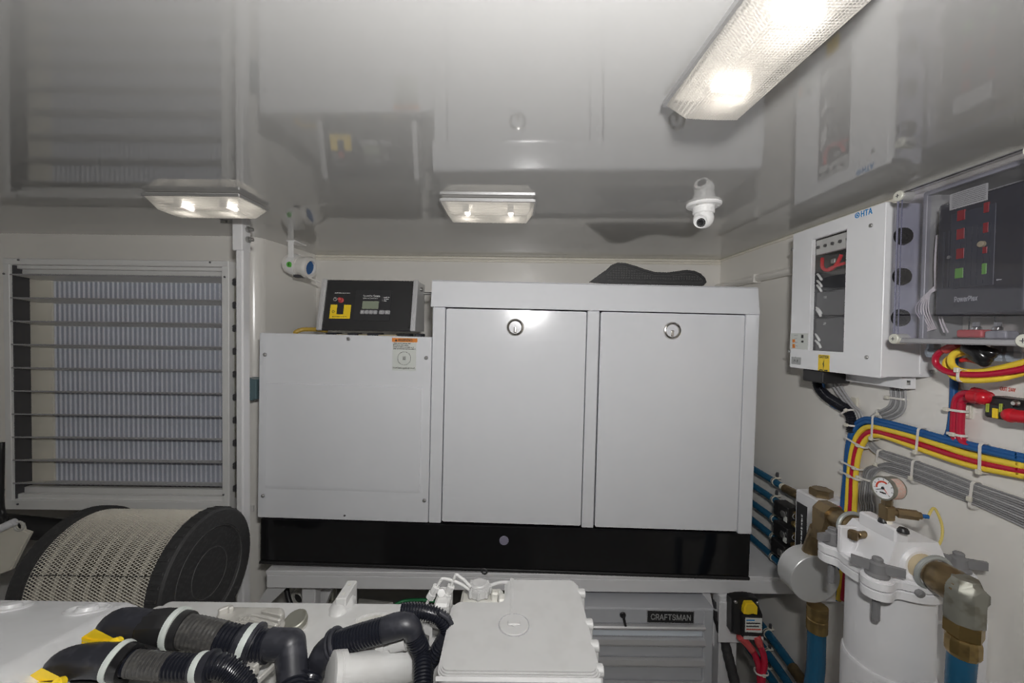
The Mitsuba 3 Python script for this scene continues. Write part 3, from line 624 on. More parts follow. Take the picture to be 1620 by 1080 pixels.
part('lug', tf(rbox(-.007, .007, -.006, .006, 0, .006, .002), shift(CW, x=wy0 + .36 * (wy1 - wy0), y=wz0 + .785 * (wz1 - wz0), z=-.03)), 'm_steel', k)
part('breaker_module', inner(.0, 1.0, .62, .70, -.050, -.016, .004), 'm_grey2', k)
part('breaker_module', tf(prism(Polygon([(0, 0), (1, 0), (1, .9), (.75, 1), (.25, 1), (0, .9)]), .03), CW @ A([[(wy1 - wy0), 0, 0, wy0 + .18 * (wy1 - wy0)], [0, .115 * (wz1 - wz0), 0, wz0 + .535 * (wz1 - wz0)], [0, 0, 1, -.044], [0, 0, 0, 1.0]])), 'm_blackblue', k, smooth=False)
for b0, b1 in ((.30, .525), (-.02, .292)):
    q = part('breaker_module', inner(.0, 1.0, b0, b1, -.050, -.014, .003), 'm_grey2', k)
    part('lettering', text('::::', .006, shift(CW, x=wy0 + .26 * (wy1 - wy0), y=wz0 + (b1 - .06) * (wz1 - wz0), z=-.0138), .0003, True), 'm_inkwhite', q, smooth=False)
for i, (b, a) in enumerate(((.66, .03), (.60, .04), (.56, .03), (.36, .05), (.34, .03), (.12, .02), (.06, .06))):
    part('white_wire', tube([iw(.01, b + .03, -.016), iw(a + .10, b, -.012), iw(a + .16, b - .035, -.013)], .0028, 8), 'm_inkwhite', k)
for x, y in ((1253.8, 394.7), (1249.5, 556), (1378.7, 356.5), (1372, 565)):
    c = onx(x, y, BX)
    part('cover_screw', cyl(c, c - A([.0035, 0, 0]), .0042, 14, .001), 'm_steel', k)
# logo, stickers
def wl(s, x, y, h, w, mt, parent, X=BX, bold=False, out=.0004):
    p = onx(x, y, X); part('lettering', text(s, h, WF(X - out, p[1], p[2]), .0003, bold, w), mt, parent, smooth=False)
p0 = onx(1356.5, 340.5, BX)
part('logo_ring', prism(disc_poly(0, 0, .0062).difference(disc_poly(0, 0, .0042)).union(disc_poly(0, 0, .0022)), .0004, WF(BX - .0002, p0[1], p0[2])), 'm_inkblue', k, smooth=False)
wl('HTA', 1361.5, 343.5, .0125, .028, 'm_inkblue', k, bold=True)
def sticker(name, x0, y0, x1, y1, mt, lab, X=BX):
    a, b = onx(x0, y0, X), onx(x1, y1, X)
    return part(name, prism(sbox(-a[1], b[2], -b[1], a[2]), .0004, WF(X - .0002, 0, 0)), mt, k, label=lab), a, b
s1, a, b = sticker('info_label', 1250.5, 527, 1278, 553, 'm_label', 'pale label with small marks')
for (x, y, w, h, mt) in ((1254, 539, .010, .009, 'm_orange'), (1254, 547, .010, .011, 'm_orange'), (1268, 532, .008, .009, 'm_ink'), (1268, 540, .008, .005, 'm_ink')):
    p = onx(x, y, BX); part('mark', prism(sbox(0, -h / 2, w, h / 2), .0003, WF(BX - .0006, p[1], p[2])), mt, s1)
for i in range(4):
    p = onx(1257, 530.5 + 5.5 * i, BX); part('print_line', prism(sbox(0, 0, .012, .0012), .0003, WF(BX - .0006, p[1], p[2])), 'm_grey', s1)
s2, a, b = sticker('plate', 1252.4, 564, 1267, 577, 'm_grey3', 'small grey plate')
wl('P-1', 1256, 572.3, .0065, .016, 'm_ink', s2, bold=True, out=.0006)
s3, a, b = sticker('caution_sticker', 1295, 560.5, 1312, 588, 'm_yellow', 'yellow caution sticker')
wl('CAUTION', 1296, 565.8, .0066, .0295, 'm_ink', s3, bold=True, out=.0006)
p = onx(1303, 576, BX)
part('bolt_mark', prism(Polygon([(0, -.011), (.003, -.001), (.0008, -.001), (.002, .011), (-.003, -.001), (-.0006, -.001)]), .0003, WF(BX - .0006, p[1], p[2])), 'm_ink', s3)
p = onx(1296.5, 586, BX); part('print_line', scribble(0, .027, .0042, WF(BX - .0006, p[1], p[2]), 4), 'm_ink', s3, smooth=False, stuff=True)
for z in (1.812, 1.728, 1.642):
    c = A([.813, BY0 + .003, z])
    part('knockout_plug', cat(lathe([(0, .012), (.010, .0115), (.0165, .007), (.0185, 0), (.0185, -.002), (0, -.002)], axis_frame(c, (0, -1, 0)), 28)), 'm_black', k, label='round black plug')
part('channel', cat(box(.845, .875, .862, 1.06, 1.490, 1.4925), box(.845, .8475, .862, 1.06, 1.490, 1.515), box(.845, .8555, .860, .862, 1.490, 1.515), box(.8645, .875, .860, .862, 1.490, 1.515), box(.8555, .8645, .860, .862, 1.490, 1.498), box(.8555, .8645, .860, .862, 1.508, 1.515)), 'm_boxwhite', k)
part('cable_gland', rbox(.786, .858, 1.005, 1.075, 1.482, 1.514, .004), 'm_black', k, label='black cable outlet')

# ------------------------------------------------------------------ clear-lidded distribution box
k = cb_ = thing('distribution_box', 'grey power box with a clear lid and a black module inside', 'electrical box')
DX, DY0, DY1, DZ0, DZ1 = 0.740, 0.568, 0.776, 1.590, 1.880
def shell(x0, x1, y0, y1, z0, z1, t):     # an open box, its mouth toward x0
    return cat(box(x1 - t, x1, y0, y1, z0, z1), box(x0, x1, y0, y0 + t, z0, z1), box(x0, x1, y1 - t, y1, z0, z1), box(x0, x1, y0, y1, z0, z0 + t), box(x0, x1, y0, y1, z1 - t, z1))
part('base', shell(.800, XR, DY0, DY1, DZ0, DZ1, .004), 'm_boxgrey', k)
lid = m3.Manifold.hull_points(rbox(DX, .90, DY0, DY1, DZ0, DZ1, .008).vertices)
def sheetbox(x0, x1, y0, y1, z0, z1):     # five single sheets, open at x1
    v = A([[x, y, z] for x in (x0, x1) for y in (y0, y1) for z in (z0, z1)])
    f = [(0, 1, 3), (0, 3, 2), (0, 4, 5), (0, 5, 1), (2, 3, 7), (2, 7, 6), (0, 2, 6), (0, 6, 4), (1, 5, 7), (1, 7, 3)]
    return trimesh.Trimesh(v, f, process=False)
part('lid', sheetbox(DX, .802, DY0 + .001, DY1 - .001, DZ0 + .010, DZ1 - .002), 'm_clearlid', k, smooth=False, label='clear lid')
part('lid_rim', cat(box(DX + .002, .802, DY0 - .001, DY1 + .001, DZ0, DZ0 + .010, .002), box(DX + .004, DX + .010, DY0, DY0 + .005, DZ0 + .01, DZ1, .001), box(.794, .803, DY1 - .006, DY1 + .002, DZ0, DZ1, .001), box(.794, .803, DY0, DY1, DZ1 - .006, DZ1 + .002, .001)), 'm_boxgrey2', k)
part('lid_edge', cat(cyl((DX + .001, DY1 - .003, DZ0 + .012), (DX + .001, DY1 - .003, DZ1 - .008), .0016, 10), cyl((.800, DY1, DZ0 + .012), (.800, DY1, DZ1 - .004), .0016, 10), cyl((DX + .002, DY1 - .010, DZ0 + .012), (DX + .002, DY1 - .010, DZ1 - .008), .0009, 10)), 'm_lidedge', k)
part('lid_edge', cat(cyl((DX + .001, DY0 + .003, DZ0 + .02), (DX + .001, DY0 + .003, DZ1 - .01), .0014, 10), cyl((DX + .001, DY0, DZ1 - .004), (DX + .001, DY1, DZ1 - .004), .0010, 10)), 'm_chrome', k)
for y, z in ((DY0 + .006, DZ0 + .008), (DY1 - .006, DZ0 + .008), (DY0 + .006, DZ1 - .008), (DY1 - .006, DZ1 - .008)):
    kn = part('lid_screw', lathe([(0, .004), (.0085, .004), (.0098, .0025), (.0102, -.02), (0, -.02)], axis_frame((DX, y, z), (-1, 0, 0)), 24), 'm_screwcream', k, label='cream lid screw')
    part('slot', tf(cat(box(-.0035, .0035, -.0006, .0006, .0038, .0044), box(-.0006, .0006, -.0035, .0035, .0038, .0044)), axis_frame((DX, y, z), (-1, 0, 0))), 'm_dark', kn)
part('back_plate', box(.868, .872, DY0 + .008, DY1 - .008, DZ0 + .02, DZ1 - .02), 'm_beige', k, label='beige mounting plate')
MX = .772
q = [onx(x, y, MX) for x, y in ((1484, 312), (1607, 262), (1603, 497), (1479, 490))]
my0, my1 = .601, q[0][1]
mz0, mz1 = 1.640, 1.842
md = part('module', rbox(MX, .862, my0, my1, mz0, mz1, .006), 'm_module', k, label='black power module')
part('module_field', box(MX - .001, MX + .003, my0 + .040, my1 - .024, mz0 + .047, mz1 - .024, .0005), 'm_module2', md)
def mb(x0, y0, x1, y1, mt, nm, lab=None, out=.002):
    a, b = onx(x0, y0, MX), onx(x1, y1, MX)
    return part(nm, box(MX - out, MX + .001, a[1], b[1], min(a[2], b[2]), max(a[2], b[2]), .0004), mt, md, label=lab)
a, b = onx(1504, 316, MX), onx(1564.5, 303, MX)
sz0, sz1 = onx(1504, 333.0, MX)[2], onx(1504, 308, MX)[2]
sh = part('paper_sheet', prism(sbox(-a[1], sz0, -b[1], sz1), .0005, WF(MX - .001, 0, 0)), 'm_paper2', md, label='printed paper sheet')
for i in range(9):
    part('print_line', prism(sbox(-a[1] + .004, sz0 + .003 + .0031 * i, -b[1] - .003, sz0 + .0041 + .0031 * i), .0002, WF(MX - .0015, 0, 0)), 'm_ink2', sh)
for x0, y0, x1, y1 in ((1516, 334, 1528, 347), (1515, 363, 1527, 377), (1514.5, 394, 1526.5, 408), (1558, 321, 1566, 335), (1557, 353, 1565, 367), (1556, 391, 1563, 400)):
    mb(x0, y0, x1, y1, 'm_ledred', 'fuse_tag', 'red tag')
for x0, y0, x1, y1 in ((1512.5, 425, 1525, 439), (1555, 417, 1562, 433)):
    mb(x0, y0, x1, y1, 'm_ledgreen', 'fuse_tag', 'green tag')
for i in range(9):
    y = my0 + .046 + .0085 * i
    part('rib', box(MX - .0014, MX, y, y + .0025, mz0 + .050, mz0 + .150), 'm_module2', md)
c = onx(1503.3, 407, MX); part('round_stud', cyl(c, c - A([.003, 0, 0]), .003, 12), 'm_steel', md)
c = onx(1556, 386, MX); part('round_stud', cyl(c, c - A([.006, 0, 0]), .005, 16, .001), 'm_tan', md)
p = onx(1510, 477.5, MX)
part('lettering', text('PowerPlex', .0085, WF(MX - .0005, p[1], p[2]), .0003, True, .0345), 'm_inkgrey', md, smooth=False)
p = onx(1577, 444, MX); part('print_line', scribble(0, .009, .003, WF(MX - .0005, p[1], p[2]), 6), 'm_inkgrey', md, smooth=False, stuff=True)
# print on the back plate, white wires, terminals
for i, (y, z0, z1) in enumerate(((.727, 1.700, 1.720), (.722, 1.700, 1.724), (.740, 1.690, 1.715), (.736, 1.685, 1.712), (.732, 1.688, 1.705))):
    part('print_line', box(.8672, .868, y, y + .0022, z0, z1), 'm_ink', k)
part('print_frame', cat(box(.8672, .868, .716, .7575, 1.676, 1.6775), box(.8672, .868, .756, .7575, 1.615, 1.6775), box(.8672, .868, .716, .7175, 1.615, 1.6775)), 'm_ink', k)
r3 = np.random.default_rng(11)
ST = onx(1480, 460, .80)
for i in range(6):
    s = i / 5
    pts = [onx(1484, 448 + 9 * s, .80), onx(1470 + 2 * s, 461 + 4 * s, .796 - .002 * s), onx(1452 + 17 * s, 479 + 3 * s, .793), onx(1449 + 21 * s, 492 + 1 * s, .794), onx(1455 + 19 * s, 503 + 2 * s, .797), onx(1468 + 13 * s, 524 - 4 * s, .805)]
    part('white_wire', tube(pts, .0011, 8), 'm_wirewhite', k)
part('white_wire', tube([onx(1485, 492, .80), onx(1487, 506, .80), onx(1494, 526, .805)], .0012, 8), 'm_wirewhite', k)
part('white_wire', tube([onx(1489, 492, .80), onx(1492, 508, .80), onx(1500, 526, .805)], .0012, 8), 'm_wirewhite', k)
part('wire_loom', tube([onx(1484, 372, .80), onx(1481, 410, .80), onx(1481, 452, .80)], .0028, 10), 'm_wirewhite', k)
for x in (1545, 1579):
    c = onx(x, 513, .80)
    b = part('terminal_bolt', cyl(c + A([0, 0, -.010]), c + A([0, 0, -.004]), .0065, 16, .001), 'm_chrome', k)
    part('bolt_nut', hexnut(c + A([0, 0, -.004]), c + A([0, 0, .004]), .0048), 'm_steel', b)
c = onx(1543, 525, .80); part('red_cap', rbox(c[0] - .012, c[0] + .012, c[1] - .02, c[1] + .02, c[2] - .010, c[2] + .004, .004), 'm_redsoft', k, label='red terminal cap')
c = onx(1585, 527, .80); part('grey_cap', rbox(c[0] - .012, c[0] + .012, c[1] - .015, c[1] + .015, c[2] - .010, c[2] + .004, .004), 'm_boxgrey2', k)
for (x, w) in ((1477, .012), (1583, .014), (1602, .012)):
    c = onx(x, 550, .825)
    g = part('gland', lathe([(0, 0), (w * .8, 0), (w * .9, .004), (w, .006), (w, .014), (w * .8, .018), (w * .8, .03), (0, .03)], axis_frame((c[0], c[1], DZ0 - .027), (0, 0, 1)), 8), 'm_glandblue', k, smooth=20, label='grey cable gland')

# ------------------------------------------------------------------ cables on the right wall
def wcable(name, pts, X, r, mt, label, cat_='cable', group=None, sides=12, n=6):
    if pts[-1][0] > 1600:                                 # runs that leave the frame go on along the wall past the viewer
        q = pts[-1]; pts = list(pts) + [(810 + (q[0] - 810) * 1.6, 527 + (q[1] - 527) * 1.6), (810 + (q[0] - 810) * 3.2, 527 + (q[1] - 527) * 3.2)]
    return solo(name, tube([onx(x, y, X) for x, y in pts], r, sides, n), mt, label, cat_, group, smooth=True)
z4 = lambda pts: [(1300 + x / 4.5, 560 + y / 4.5) for x, y in pts]
blue1 = z4([(90, 1750), (118, 1450), (148, 1080), (170, 850), (181, 700), (198, 595), (235, 507), (300, 462), (370, 464), (450, 480), (600, 519), (720, 553), (850, 590), (1000, 627), (1150, 663), (1440, 730), (1500, 744)])
blue2 = z4([(104, 1750), (132, 1450), (163, 1080), (184, 850), (195, 700), (212, 605), (249, 522), (305, 484), (375, 488), (455, 505), (605, 543), (725, 577), (855, 615), (1000, 652), (1150, 688), (1440, 755), (1500, 769)])
yel1 = z4([(120, 1750), (155, 1450), (182, 1080), (192, 900), (206, 750), (226, 650), (255, 578), (300, 530), (360, 517), (450, 535), (600, 573), (730, 612), (880, 660), (1000, 700), (1150, 738), (1440, 800), (1510, 815)])
red1 = z4([(150, 1750), (180, 1450), (206, 1080), (214, 900), (226, 780), (246, 680), (277, 610), (320, 565), (380, 550), (460, 570), (600, 610), (725, 650), (880, 702), (1000, 738), (1150, 778), (1440, 836), (1510, 852)])
yel2 = z4([(180, 1750), (208, 1450), (234, 1080), (240, 900), (252, 780), (272, 690), (305, 620), (350, 584), (410, 580), (480, 597), (600, 640), (720, 683), (880, 738), (1000, 776), (1150, 814), (1440, 868), (1510, 884)])
wcable('power_cable', blue1, .8690, .0055, 'm_bluecable', 'upper blue cable of the coloured run that bends down the right wall')
wcable('power_cable', blue2, .8655, .0054, 'm_bluecable', 'lower blue cable of the coloured run, just above the yellow one')
wcable('power_cable', yel1, .8650, .0060, 'm_yellowcable', 'yellow cable between the blue and the red cable of the bent run')
wcable('power_cable', red1, .8650, .0057, 'm_redcable', 'dark red cable between two yellow ones in the bent run')
wcable('power_cable', yel2, .8650, .0056, 'm_yellowcable', 'lowest yellow cable of the bent coloured run')
ords = ['lowest', 'second from below', 'third from below', 'fourth from below', 'fifth from below', 'middle', 'fifth from the top', 'fourth from the top', 'third from the top', 'second from the top', 'topmost']
gg = 'grey cables of the thick wall bundle'
NS = 11
for i in range(NS):                                       # the thick bundle: strands side by side, half of them turn up, half down
    s = i / (NS - 1)
    off = .0065 * math.sin(math.pi * s) + .0030
    X = .8805 - off
    up = i >= 6
    lx = lambda a, b: a + (b - a) * s
    run = [(lx(1411, 1412), lx(748, 717)), (lx(1453, 1442), lx(761, 727)), (lx(1500, 1496), lx(781, 746)), (lx(1548, 1545), lx(800, 765)), (1622, lx(834, 791)), (1660, lx(852, 806))]
    if up:
        t = (i - 6) / 4
        head = [(1372 + 8 * t, 676 - 2 * t), (1368 + 7 * t, 690 - 3 * t), (1374 + 7 * t, 706 - 6 * t), (1390 + 4 * t, 720 - 9 * t)]
    else:
        t = i / 5
        head = [(1378 - 20 * t + 4, 812), (1379 - 19 * t, 790), (1380 - 18 * t, 768), (1383 - 14 * t, lx(750, 730) + 2), (1394 - 2 * t, lx(743, 726))]
        head = [(1364 - 20 * t, 900)] + head
    wcable('grey_cable', head + run, X, .0020, 'm_greycable' if i % 3 else 'm_greycable2', f'grey cable of the thick wall bundle under the coloured run, {ords[i]}', group=gg, sides=8, n=5)
for i in range(7):                                        # the grey cables that drop from the channel and swing left
    s = i / 6
    pts = [(1409 + 22 * s, 604), (1410 + 22 * s, 625), (1410 + 22 * s, 634 + 10 * s), (1405 + 18 * s, 643 + 14 * s), (1392 + 12 * s, 650 + 14 * s), (1379 + 8 * s, 658 + 8 * s), (1370 + 10 * s, 672 + 6 * s), (1362 + 16 * s, 690)]
    wcable('grey_cable', pts, .8785 + .0025 * (i % 2), .0024, 'm_greycable' if i % 2 else 'm_greycable2', 'grey cable dropping from the channel under the breaker panel, ' + ('leftmost', 'second from the left', 'third from the left', 'middle', 'third from the right', 'second from the right', 'rightmost')[i], group='grey cables under the breaker panel', sides=8, n=5)
for i in range(3):
    pts = [(1313 + 6 * i, 592), (1317 + 6 * i, 608), (1325 + 6 * i, 622), (1340 + 5 * i, 640), (1352 + 5 * i, 652), (1358 + 5 * i, 670)]
    wcable('grey_cable', pts, .872, .0030, 'm_greycable2', ('left', 'middle', 'right')[i] + ' grey cable of the three beside the black loom', group='grey cables beside the black loom', sides=8, n=5)
k = thing('cable_loom', 'black corrugated loom curving from the breaker panel outlet to the coloured cables', 'cable loom')
lp_, _ = resample(spline([onx(x, y, .868) for x, y in ((1292, 600), (1296, 613), (1308, 627), (1325, 638), (1340, 648), (1347, 660), (1348, 672), (1349, 684))], 8), .0016)
part('sleeve', sweep(lp_, .0125 + .0012 * np.sin(np.arange(len(lp_)) * math.pi / 1.5), 14), 'm_conduit', k)
part('blue_wire', tube([onx(x, y, .862) for x, y in ((1300, 598), (1304, 612), (1302, 606))], .003, 8), 'm_bluecable', k, label='blue wires at the outlet')
part('blue_wire', tube([onx(x, y, .868) for x, y in ((1308, 633), (1318, 642), (1330, 648))], .004, 8), 'm_bluecable', k)
solo('power_cable', tube([onx(x, y, .877) for x, y in ((1509, 560), (1509, 600), (1508, 640), (1504, 676), (1498, 691), (1486, 694), (1478, 692))], .0060, 12), 'm_bluecable', 'upright blue cable behind the two red cables', 'cable', smooth=True)
for i, (dx, lab) in enumerate(((0, 'left red cable of the pair that turns up to the black fuse block'), (9.5, 'right red cable of the pair that turns up to the black fuse block'))):
    pts = [(1524 + dx * 1.2, 707), (1513 + dx * 1.0, 697), (1509.5 + dx, 685), (1510 + dx, 660), (1511.5 + dx, 640 - dx * .2), (1516 + dx * .6, 628 - dx * .15 + dx), (1528, 622 + dx), (1550, 625 + dx)]
    wcable('power_cable', pts, .870 - .0002 * dx, .0064, 'm_redcable', lab)
# ties
def tie(p, d, hw, hh, label, head=0.0, base=True, group=None, out=A([-1.0, 0, 0])):
    """A strap round a bundle at p that runs along d: hw half across the bundle, hh half out from the wall."""
    M = frame(p, np.cross(out, d), ez=d)            # x across, y out
    if (M[:3, 1] @ out) < 0: M[:3, 0] *= -1; M[:3, 1] *= -1
    k = thing('cable_tie', label, 'cable tie', group)
    o = rrect(-hw - .0014, hw + .0014, -hh - .0014, hh + .0014, min(hw, hh) * .8)
    part('strap', prism(o.difference(rrect(-hw - .0002, hw + .0002, -hh - .0002, hh + .0002, min(hw, hh) * .75)), .0046, shift(M, z=-.0023)), 'm_tie', k, smooth=False)
    part('head', tf(box(head * hw - .0045, head * hw + .0045, hh, hh + .0055, -.004, .004, .001), M), 'm_tiebase', k)
    if base: part('mount_pad', tf(box(-hw - .012, -hw - .001, -hh - .001, -hh + .0045, -.009, .009, .001), M), 'm_tiebase', k)
def walltie(x, y, X, x2, y2, hw, hh, label, **q):
    p = onx(x, y, X); d = onx(x2, y2, X) - p
    tie(p, d / np.linalg.norm(d), hw, hh, label, **q)
walltie(1386, 675.5, .8645, 1400, 679.5, .0285, .0088, 'white tie on the coloured run just right of its bend', head=-.95, base=False)
walltie(1458, 696.5, .8645, 1480, 703.5, .0265, .0088, 'white tie on the coloured run left of the red pair', head=-.95, base=False)
walltie(1558, 724.5, .8645, 1580, 730, .0265, .0088, 'white tie on the coloured run right of the red pair', head=-.95, base=False)
walltie(1355, 699, .8645, 1351, 715, .0275, .0088, 'white tie on the coloured run just below its bend', head=.6, base=False)
walltie(1347.5, 735, .8645, 1344.5, 760, .0275, .0088, 'white tie lower on the upright coloured cables', head=.7, base=False)
walltie(1346, 751, .8645, 1343.5, 775, .0275, .0088, 'lowest white tie on the upright coloured cables above the bronze elbow', head=.2, base=False)
walltie(1393, 725, .8755, 1420, 737, .0205, .0082, 'white tie at the left end of the thick grey bundle', head=-.7, base=False)
walltie(1449, 746, .8755, 1470, 754, .0245, .0082, 'white tie on the thick grey bundle right of the gauge', head=-.6, base=False)
walltie(1543, 783, .8755, 1570, 794, .0255, .0082, 'white tie on the thick grey bundle nearest to the viewer', head=-.3, base=False)
walltie(1370, 757, .874, 1370, 772, .0165, .008, 'white tie on the upright grey cables beside the gauge', head=-.9, base=False)
walltie(1420, 630, .8795, 1420, 640, .0185, .005, 'white tie on the grey cables under the channel', head=-1.0, base=False)
walltie(1393, 656, .8795, 1386, 659, .0125, .005, 'white tie on the grey cables where they swing left', base=False)
walltie(1343, 652, .868, 1347, 660, .0145, .0135, 'white tie round the black loom near its lower end', head=.8, base=False)
walltie(1348.5, 672, .868, 1348.5, 680, .0145, .0135, 'white tie at the foot of the black loom', base=False)
walltie(1515, 649, .869, 1515, 660, .0138, .0070, 'white tie round the upper part of the red pair', head=-.9, base=False)
walltie(1514, 687, .869, 1514, 697, .0138, .0070, 'white tie round the foot of the red pair', base=False)
solo('mount_pad', cat(tf(box(-.008, .008, -.014, .014, 0, .005, .001), WF(XR, *yz(1532, 650, XR))), tf(box(-.004, .004, -.010, .010, .004, .008, .001), WF(XR, *yz(1532, 650, XR)))), 'm_tiebase', 'cream cable mount on the wall right of the red pair', 'cable mount')
solo('mount_pad', tf(box(-.009, .009, -.012, .012, 0, .006, .001), WF(XR, *yz(1354, 636, XR))), 'm_tiebase', 'cream cable mount on the wall beside the black loom', 'cable mount')
# cable loops under the distribution box
LX = .800
wcable('power_cable', [(1512, 547), (1498, 552), (1487, 557), (1480, 566), (1482, 577), (1496, 586.7), (1515, 591), (1548, 592.8), (1585, 589.4), (1620, 583), (1680, 570)], LX, .0052, 'm_redcable', 'red cable looping below the clear-lidded box')
solo('power_cable', tube([onx(x, y, X) for x, y, X in ((1540, 547, .80), (1531, 550.5, .80), (1515, 556, .797), (1505.5, 564, .795), (1505.5, 575.5, .797), (1515, 584, .806), (1533, 588, .812), (1563, 586, .812), (1620, 573, .812), (1680, 556, .812))], .0052, 12), 'm_yellowcable', 'upper yellow cable looping below the clear-lidded box', 'cable', smooth=True)
solo('power_cable', tube([onx(x, y, X) for x, y, X in ((1540, 553, .812), (1524, 558, .812), (1504, 565, .814), (1496, 574, .814), (1500, 586, .812), (1511, 597, .806), (1529.6, 601.5, .804), (1557, 601, .804), (1585, 598, .806), (1607, 592.5, .812), (1650, 582, .818))], .0050, 12), 'm_yellowcable', 'lower yellow cable looping below the clear-lidded box', 'cable', smooth=True)
k = thing('cable_boot', 'pair of shiny black boots on the yellow cables under the clear-lidded box', 'cable boot')
for (pa, pb, pc, r) in (((1530, 547), (1548, 558), (1566, 574), .0125), ((1540, 546), (1560, 556), (1580, 560), .0085), ((1534, 560), (1552, 570), (1565, 577), .008)):
    part('sleeve', sweep(spline([onx(*pa, .795), onx(*pb, .792), onx(*pc, .80)], 6), [r * .8] + [r] * 9 + [r * .95, r * .75, r * .4], 14), 'm_blackgloss2', k)
solo('cable_sleeve', tube([onx(x, y, .798) for x, y in ((1516, 545), (1505, 549), (1494, 554))], .0070, 12), 'm_redsoft', 'red sleeve where the red cable enters the clear-lidded box', 'cable sleeve', smooth=True)
solo('cable_end', tube([onx(x, y, .806) for x, y in ((1520, 570), (1530, 569), (1545, 572))], .0035, 10), 'm_red', 'short red wire end below the black boots', 'wire', smooth=True)
walltie(1523, 594, .803, 1535, 595, .010, .008, 'white tie round the looped red and yellow cables', base=False, head=1.0)
# fuse block with red boots
FBX = .846
k = thing('fuse_block', 'black fuse block with yellow marks between red boots on the right wall', 'fuse block')
a, b = onx(1556, 640, FBX), onx(1640, 650, FBX)
zt0, zt1 = onx(1562, 660, FBX)[2], onx(1562, 626, FBX)[2]
part('block', box(FBX, XR, b[1], a[1], zt0, zt1, .003), 'm_black', k)
part('cover', box(FBX - .006, FBX + .002, b[1], a[1] - .012, zt0 + .004, zt1 - .012, .002), 'm_dark2', k)
fz = lambda x, y: onx(x, y, FBX - .006)
def fbm(x0, y0, x1, y1, mt, nm, lab=None, d=.002):
    a, b = fz(x0, y0), fz(x1, y1); return part(nm, box(FBX - .006 - d, FBX - .005, a[1], b[1], min(a[2], b[2]), max(a[2], b[2]), .0004), mt, k, label=lab)
fbm(1571, 645, 1579, 662, 'm_yellow', 'fuse_mark', 'yellow fuse window')
for x in (1561, 1563.5, 1582, 1584.5):
    fbm(x, 638, x + 1.3, 652, 'm_limeink', 'print_line')
fbm(1590, 632, 1602, 648, 'm_black', 'terminal_well', d=.001)
c = fz(1608, 638); part('stud', lathe([(0, .006), (.003, .006), (.005, .003), (.0055, 0), (0, 0)], axis_frame(c, (-1, 0, 0)), 16), 'm_chrome', k)
def boot(pts, r, lab, X=.845):
    p = spline([onx(x, y, X) for x, y in pts], 6); n = len(p); rr = np.full(n, r)
    return solo('cable_boot', cat(sweep(p, rr, 18), trimesh.creation.icosphere(subdivisions=3, radius=r * 1.12).apply_translation(p[-1] if pts[-1][2:] == () else p[-1])), 'm_red', lab, 'cable boot', smooth=40)
boot([(1536, 626), (1545, 627), (1555, 629)], .0112, 'shiny red boot at the left end of the fuse block')
boot([(1540, 619), (1552, 622), (1562, 627)], .0085, 'red boot behind the left boot of the fuse block', X=.862)
boot([(2900, 840), (2000, 718), (1690, 672), (1640, 662), (1600, 657)], .0105, 'shiny red boot on the lower right of the fuse block', X=.828)
wt = thing('wall_lettering', 'small red-brown lettering on the wall above the fuse block', 'lettering')
p = onx(1582, 617, XR); part('lettering', text('OUT 24V', .0065, WF(XR - .0002, p[1], p[2]), .0004, True, .022), 'm_inkred', wt, smooth=False)
# ------------------------------------------------------------------ sea strainer and its pipes, standing off the right wall
SX, SY = .725, .750
k = sea = thing('sea_strainer', 'white sea strainer with grey wing nuts at the lower right', 'strainer')
lug = [(-.074, -.054), (-.067, .054), (.092, -.034), (.078, .056)]
fl = unary_union([Point(0, 0).buffer(.0805, quad_segs=16)] + [LineString([(0, 0), p]).buffer(.023, quad_segs=8).intersection(Point(p).buffer(.055)) for p in lug] + [Point(p).buffer(.0225, quad_segs=8) for p in lug]).buffer(-.012).buffer(.012).buffer(.014).buffer(-.014)
FT = 1.180
fm_ = lambda z: frame((SX, SY, z), (1, 0, 0), ez=(0, 0, 1))
part('lid_flange', prism(fl, .0165, fm_(FT - .0165), c=.004), 'm_castwhite', k, smooth=40)
bd = part('body', cat(lathe([(0, .78), (.0645, .78), (.0645, 1.147), (0, 1.147)], fm_(0), 56)), 'm_castwhite', k)
part('gasket', prism(fl.buffer(-.004), .003, fm_(FT - .0190)), 'm_dark', k)
part('body_flange', prism(fl.buffer(-.0005), .0155, fm_(FT - .0345), c=.002), 'm_castwhite', k, smooth=40)
part('foot_ring', lathe([(.060, .985), (.066, .988), (.0685, .982), (.0685, .80), (.060, .80)], fm_(0), 56), 'm_castwhite', k)
bx = [(-.060, -.050), (.062, -.050), (.062, .058), (-.060, .058)]
tx_ = [(-.036, -.047), (.040, -.047), (.036, .046), (-.034, .046)]
dome = hull([(SX + x, SY + y, FT - .004) for x, y in bx] + [(SX + x, SY + y, FT + .026) for x, y in bx[:0] + [(-.048, -.05), (.052, -.05), (.052, .055), (-.048, .055)]] + [(SX + x, SY + y, FT + .056) for x, y in tx_])
part('lid', cat(dome, cyl((SX, SY - .046, FT + .018), (SX, SY - .056, FT + .018), .031, 28, .004), cyl((SX, SY + .05, FT + .018), (SX, SY + .066, FT + .018), .031, 28, .004)), 'm_castwhite', k, smooth=28)
part('top_bar', box(SX - .037, SX - .012, SY - .047, SY + .030, FT + .052, FT + .078, .003), 'm_castwhite', k)
part('bail_lug', hull([(SX - .024, SY - .052, FT), (SX + .022, SY - .058, FT), (SX - .004, SY - .056, FT + .026), (SX + .004, SY - .056, FT + .026), (SX - .024, SY - .075, FT), (SX + .016, SY - .078, FT), (SX - .004, SY - .066, FT + .026)]), 'm_castwhite', k, smooth=20)
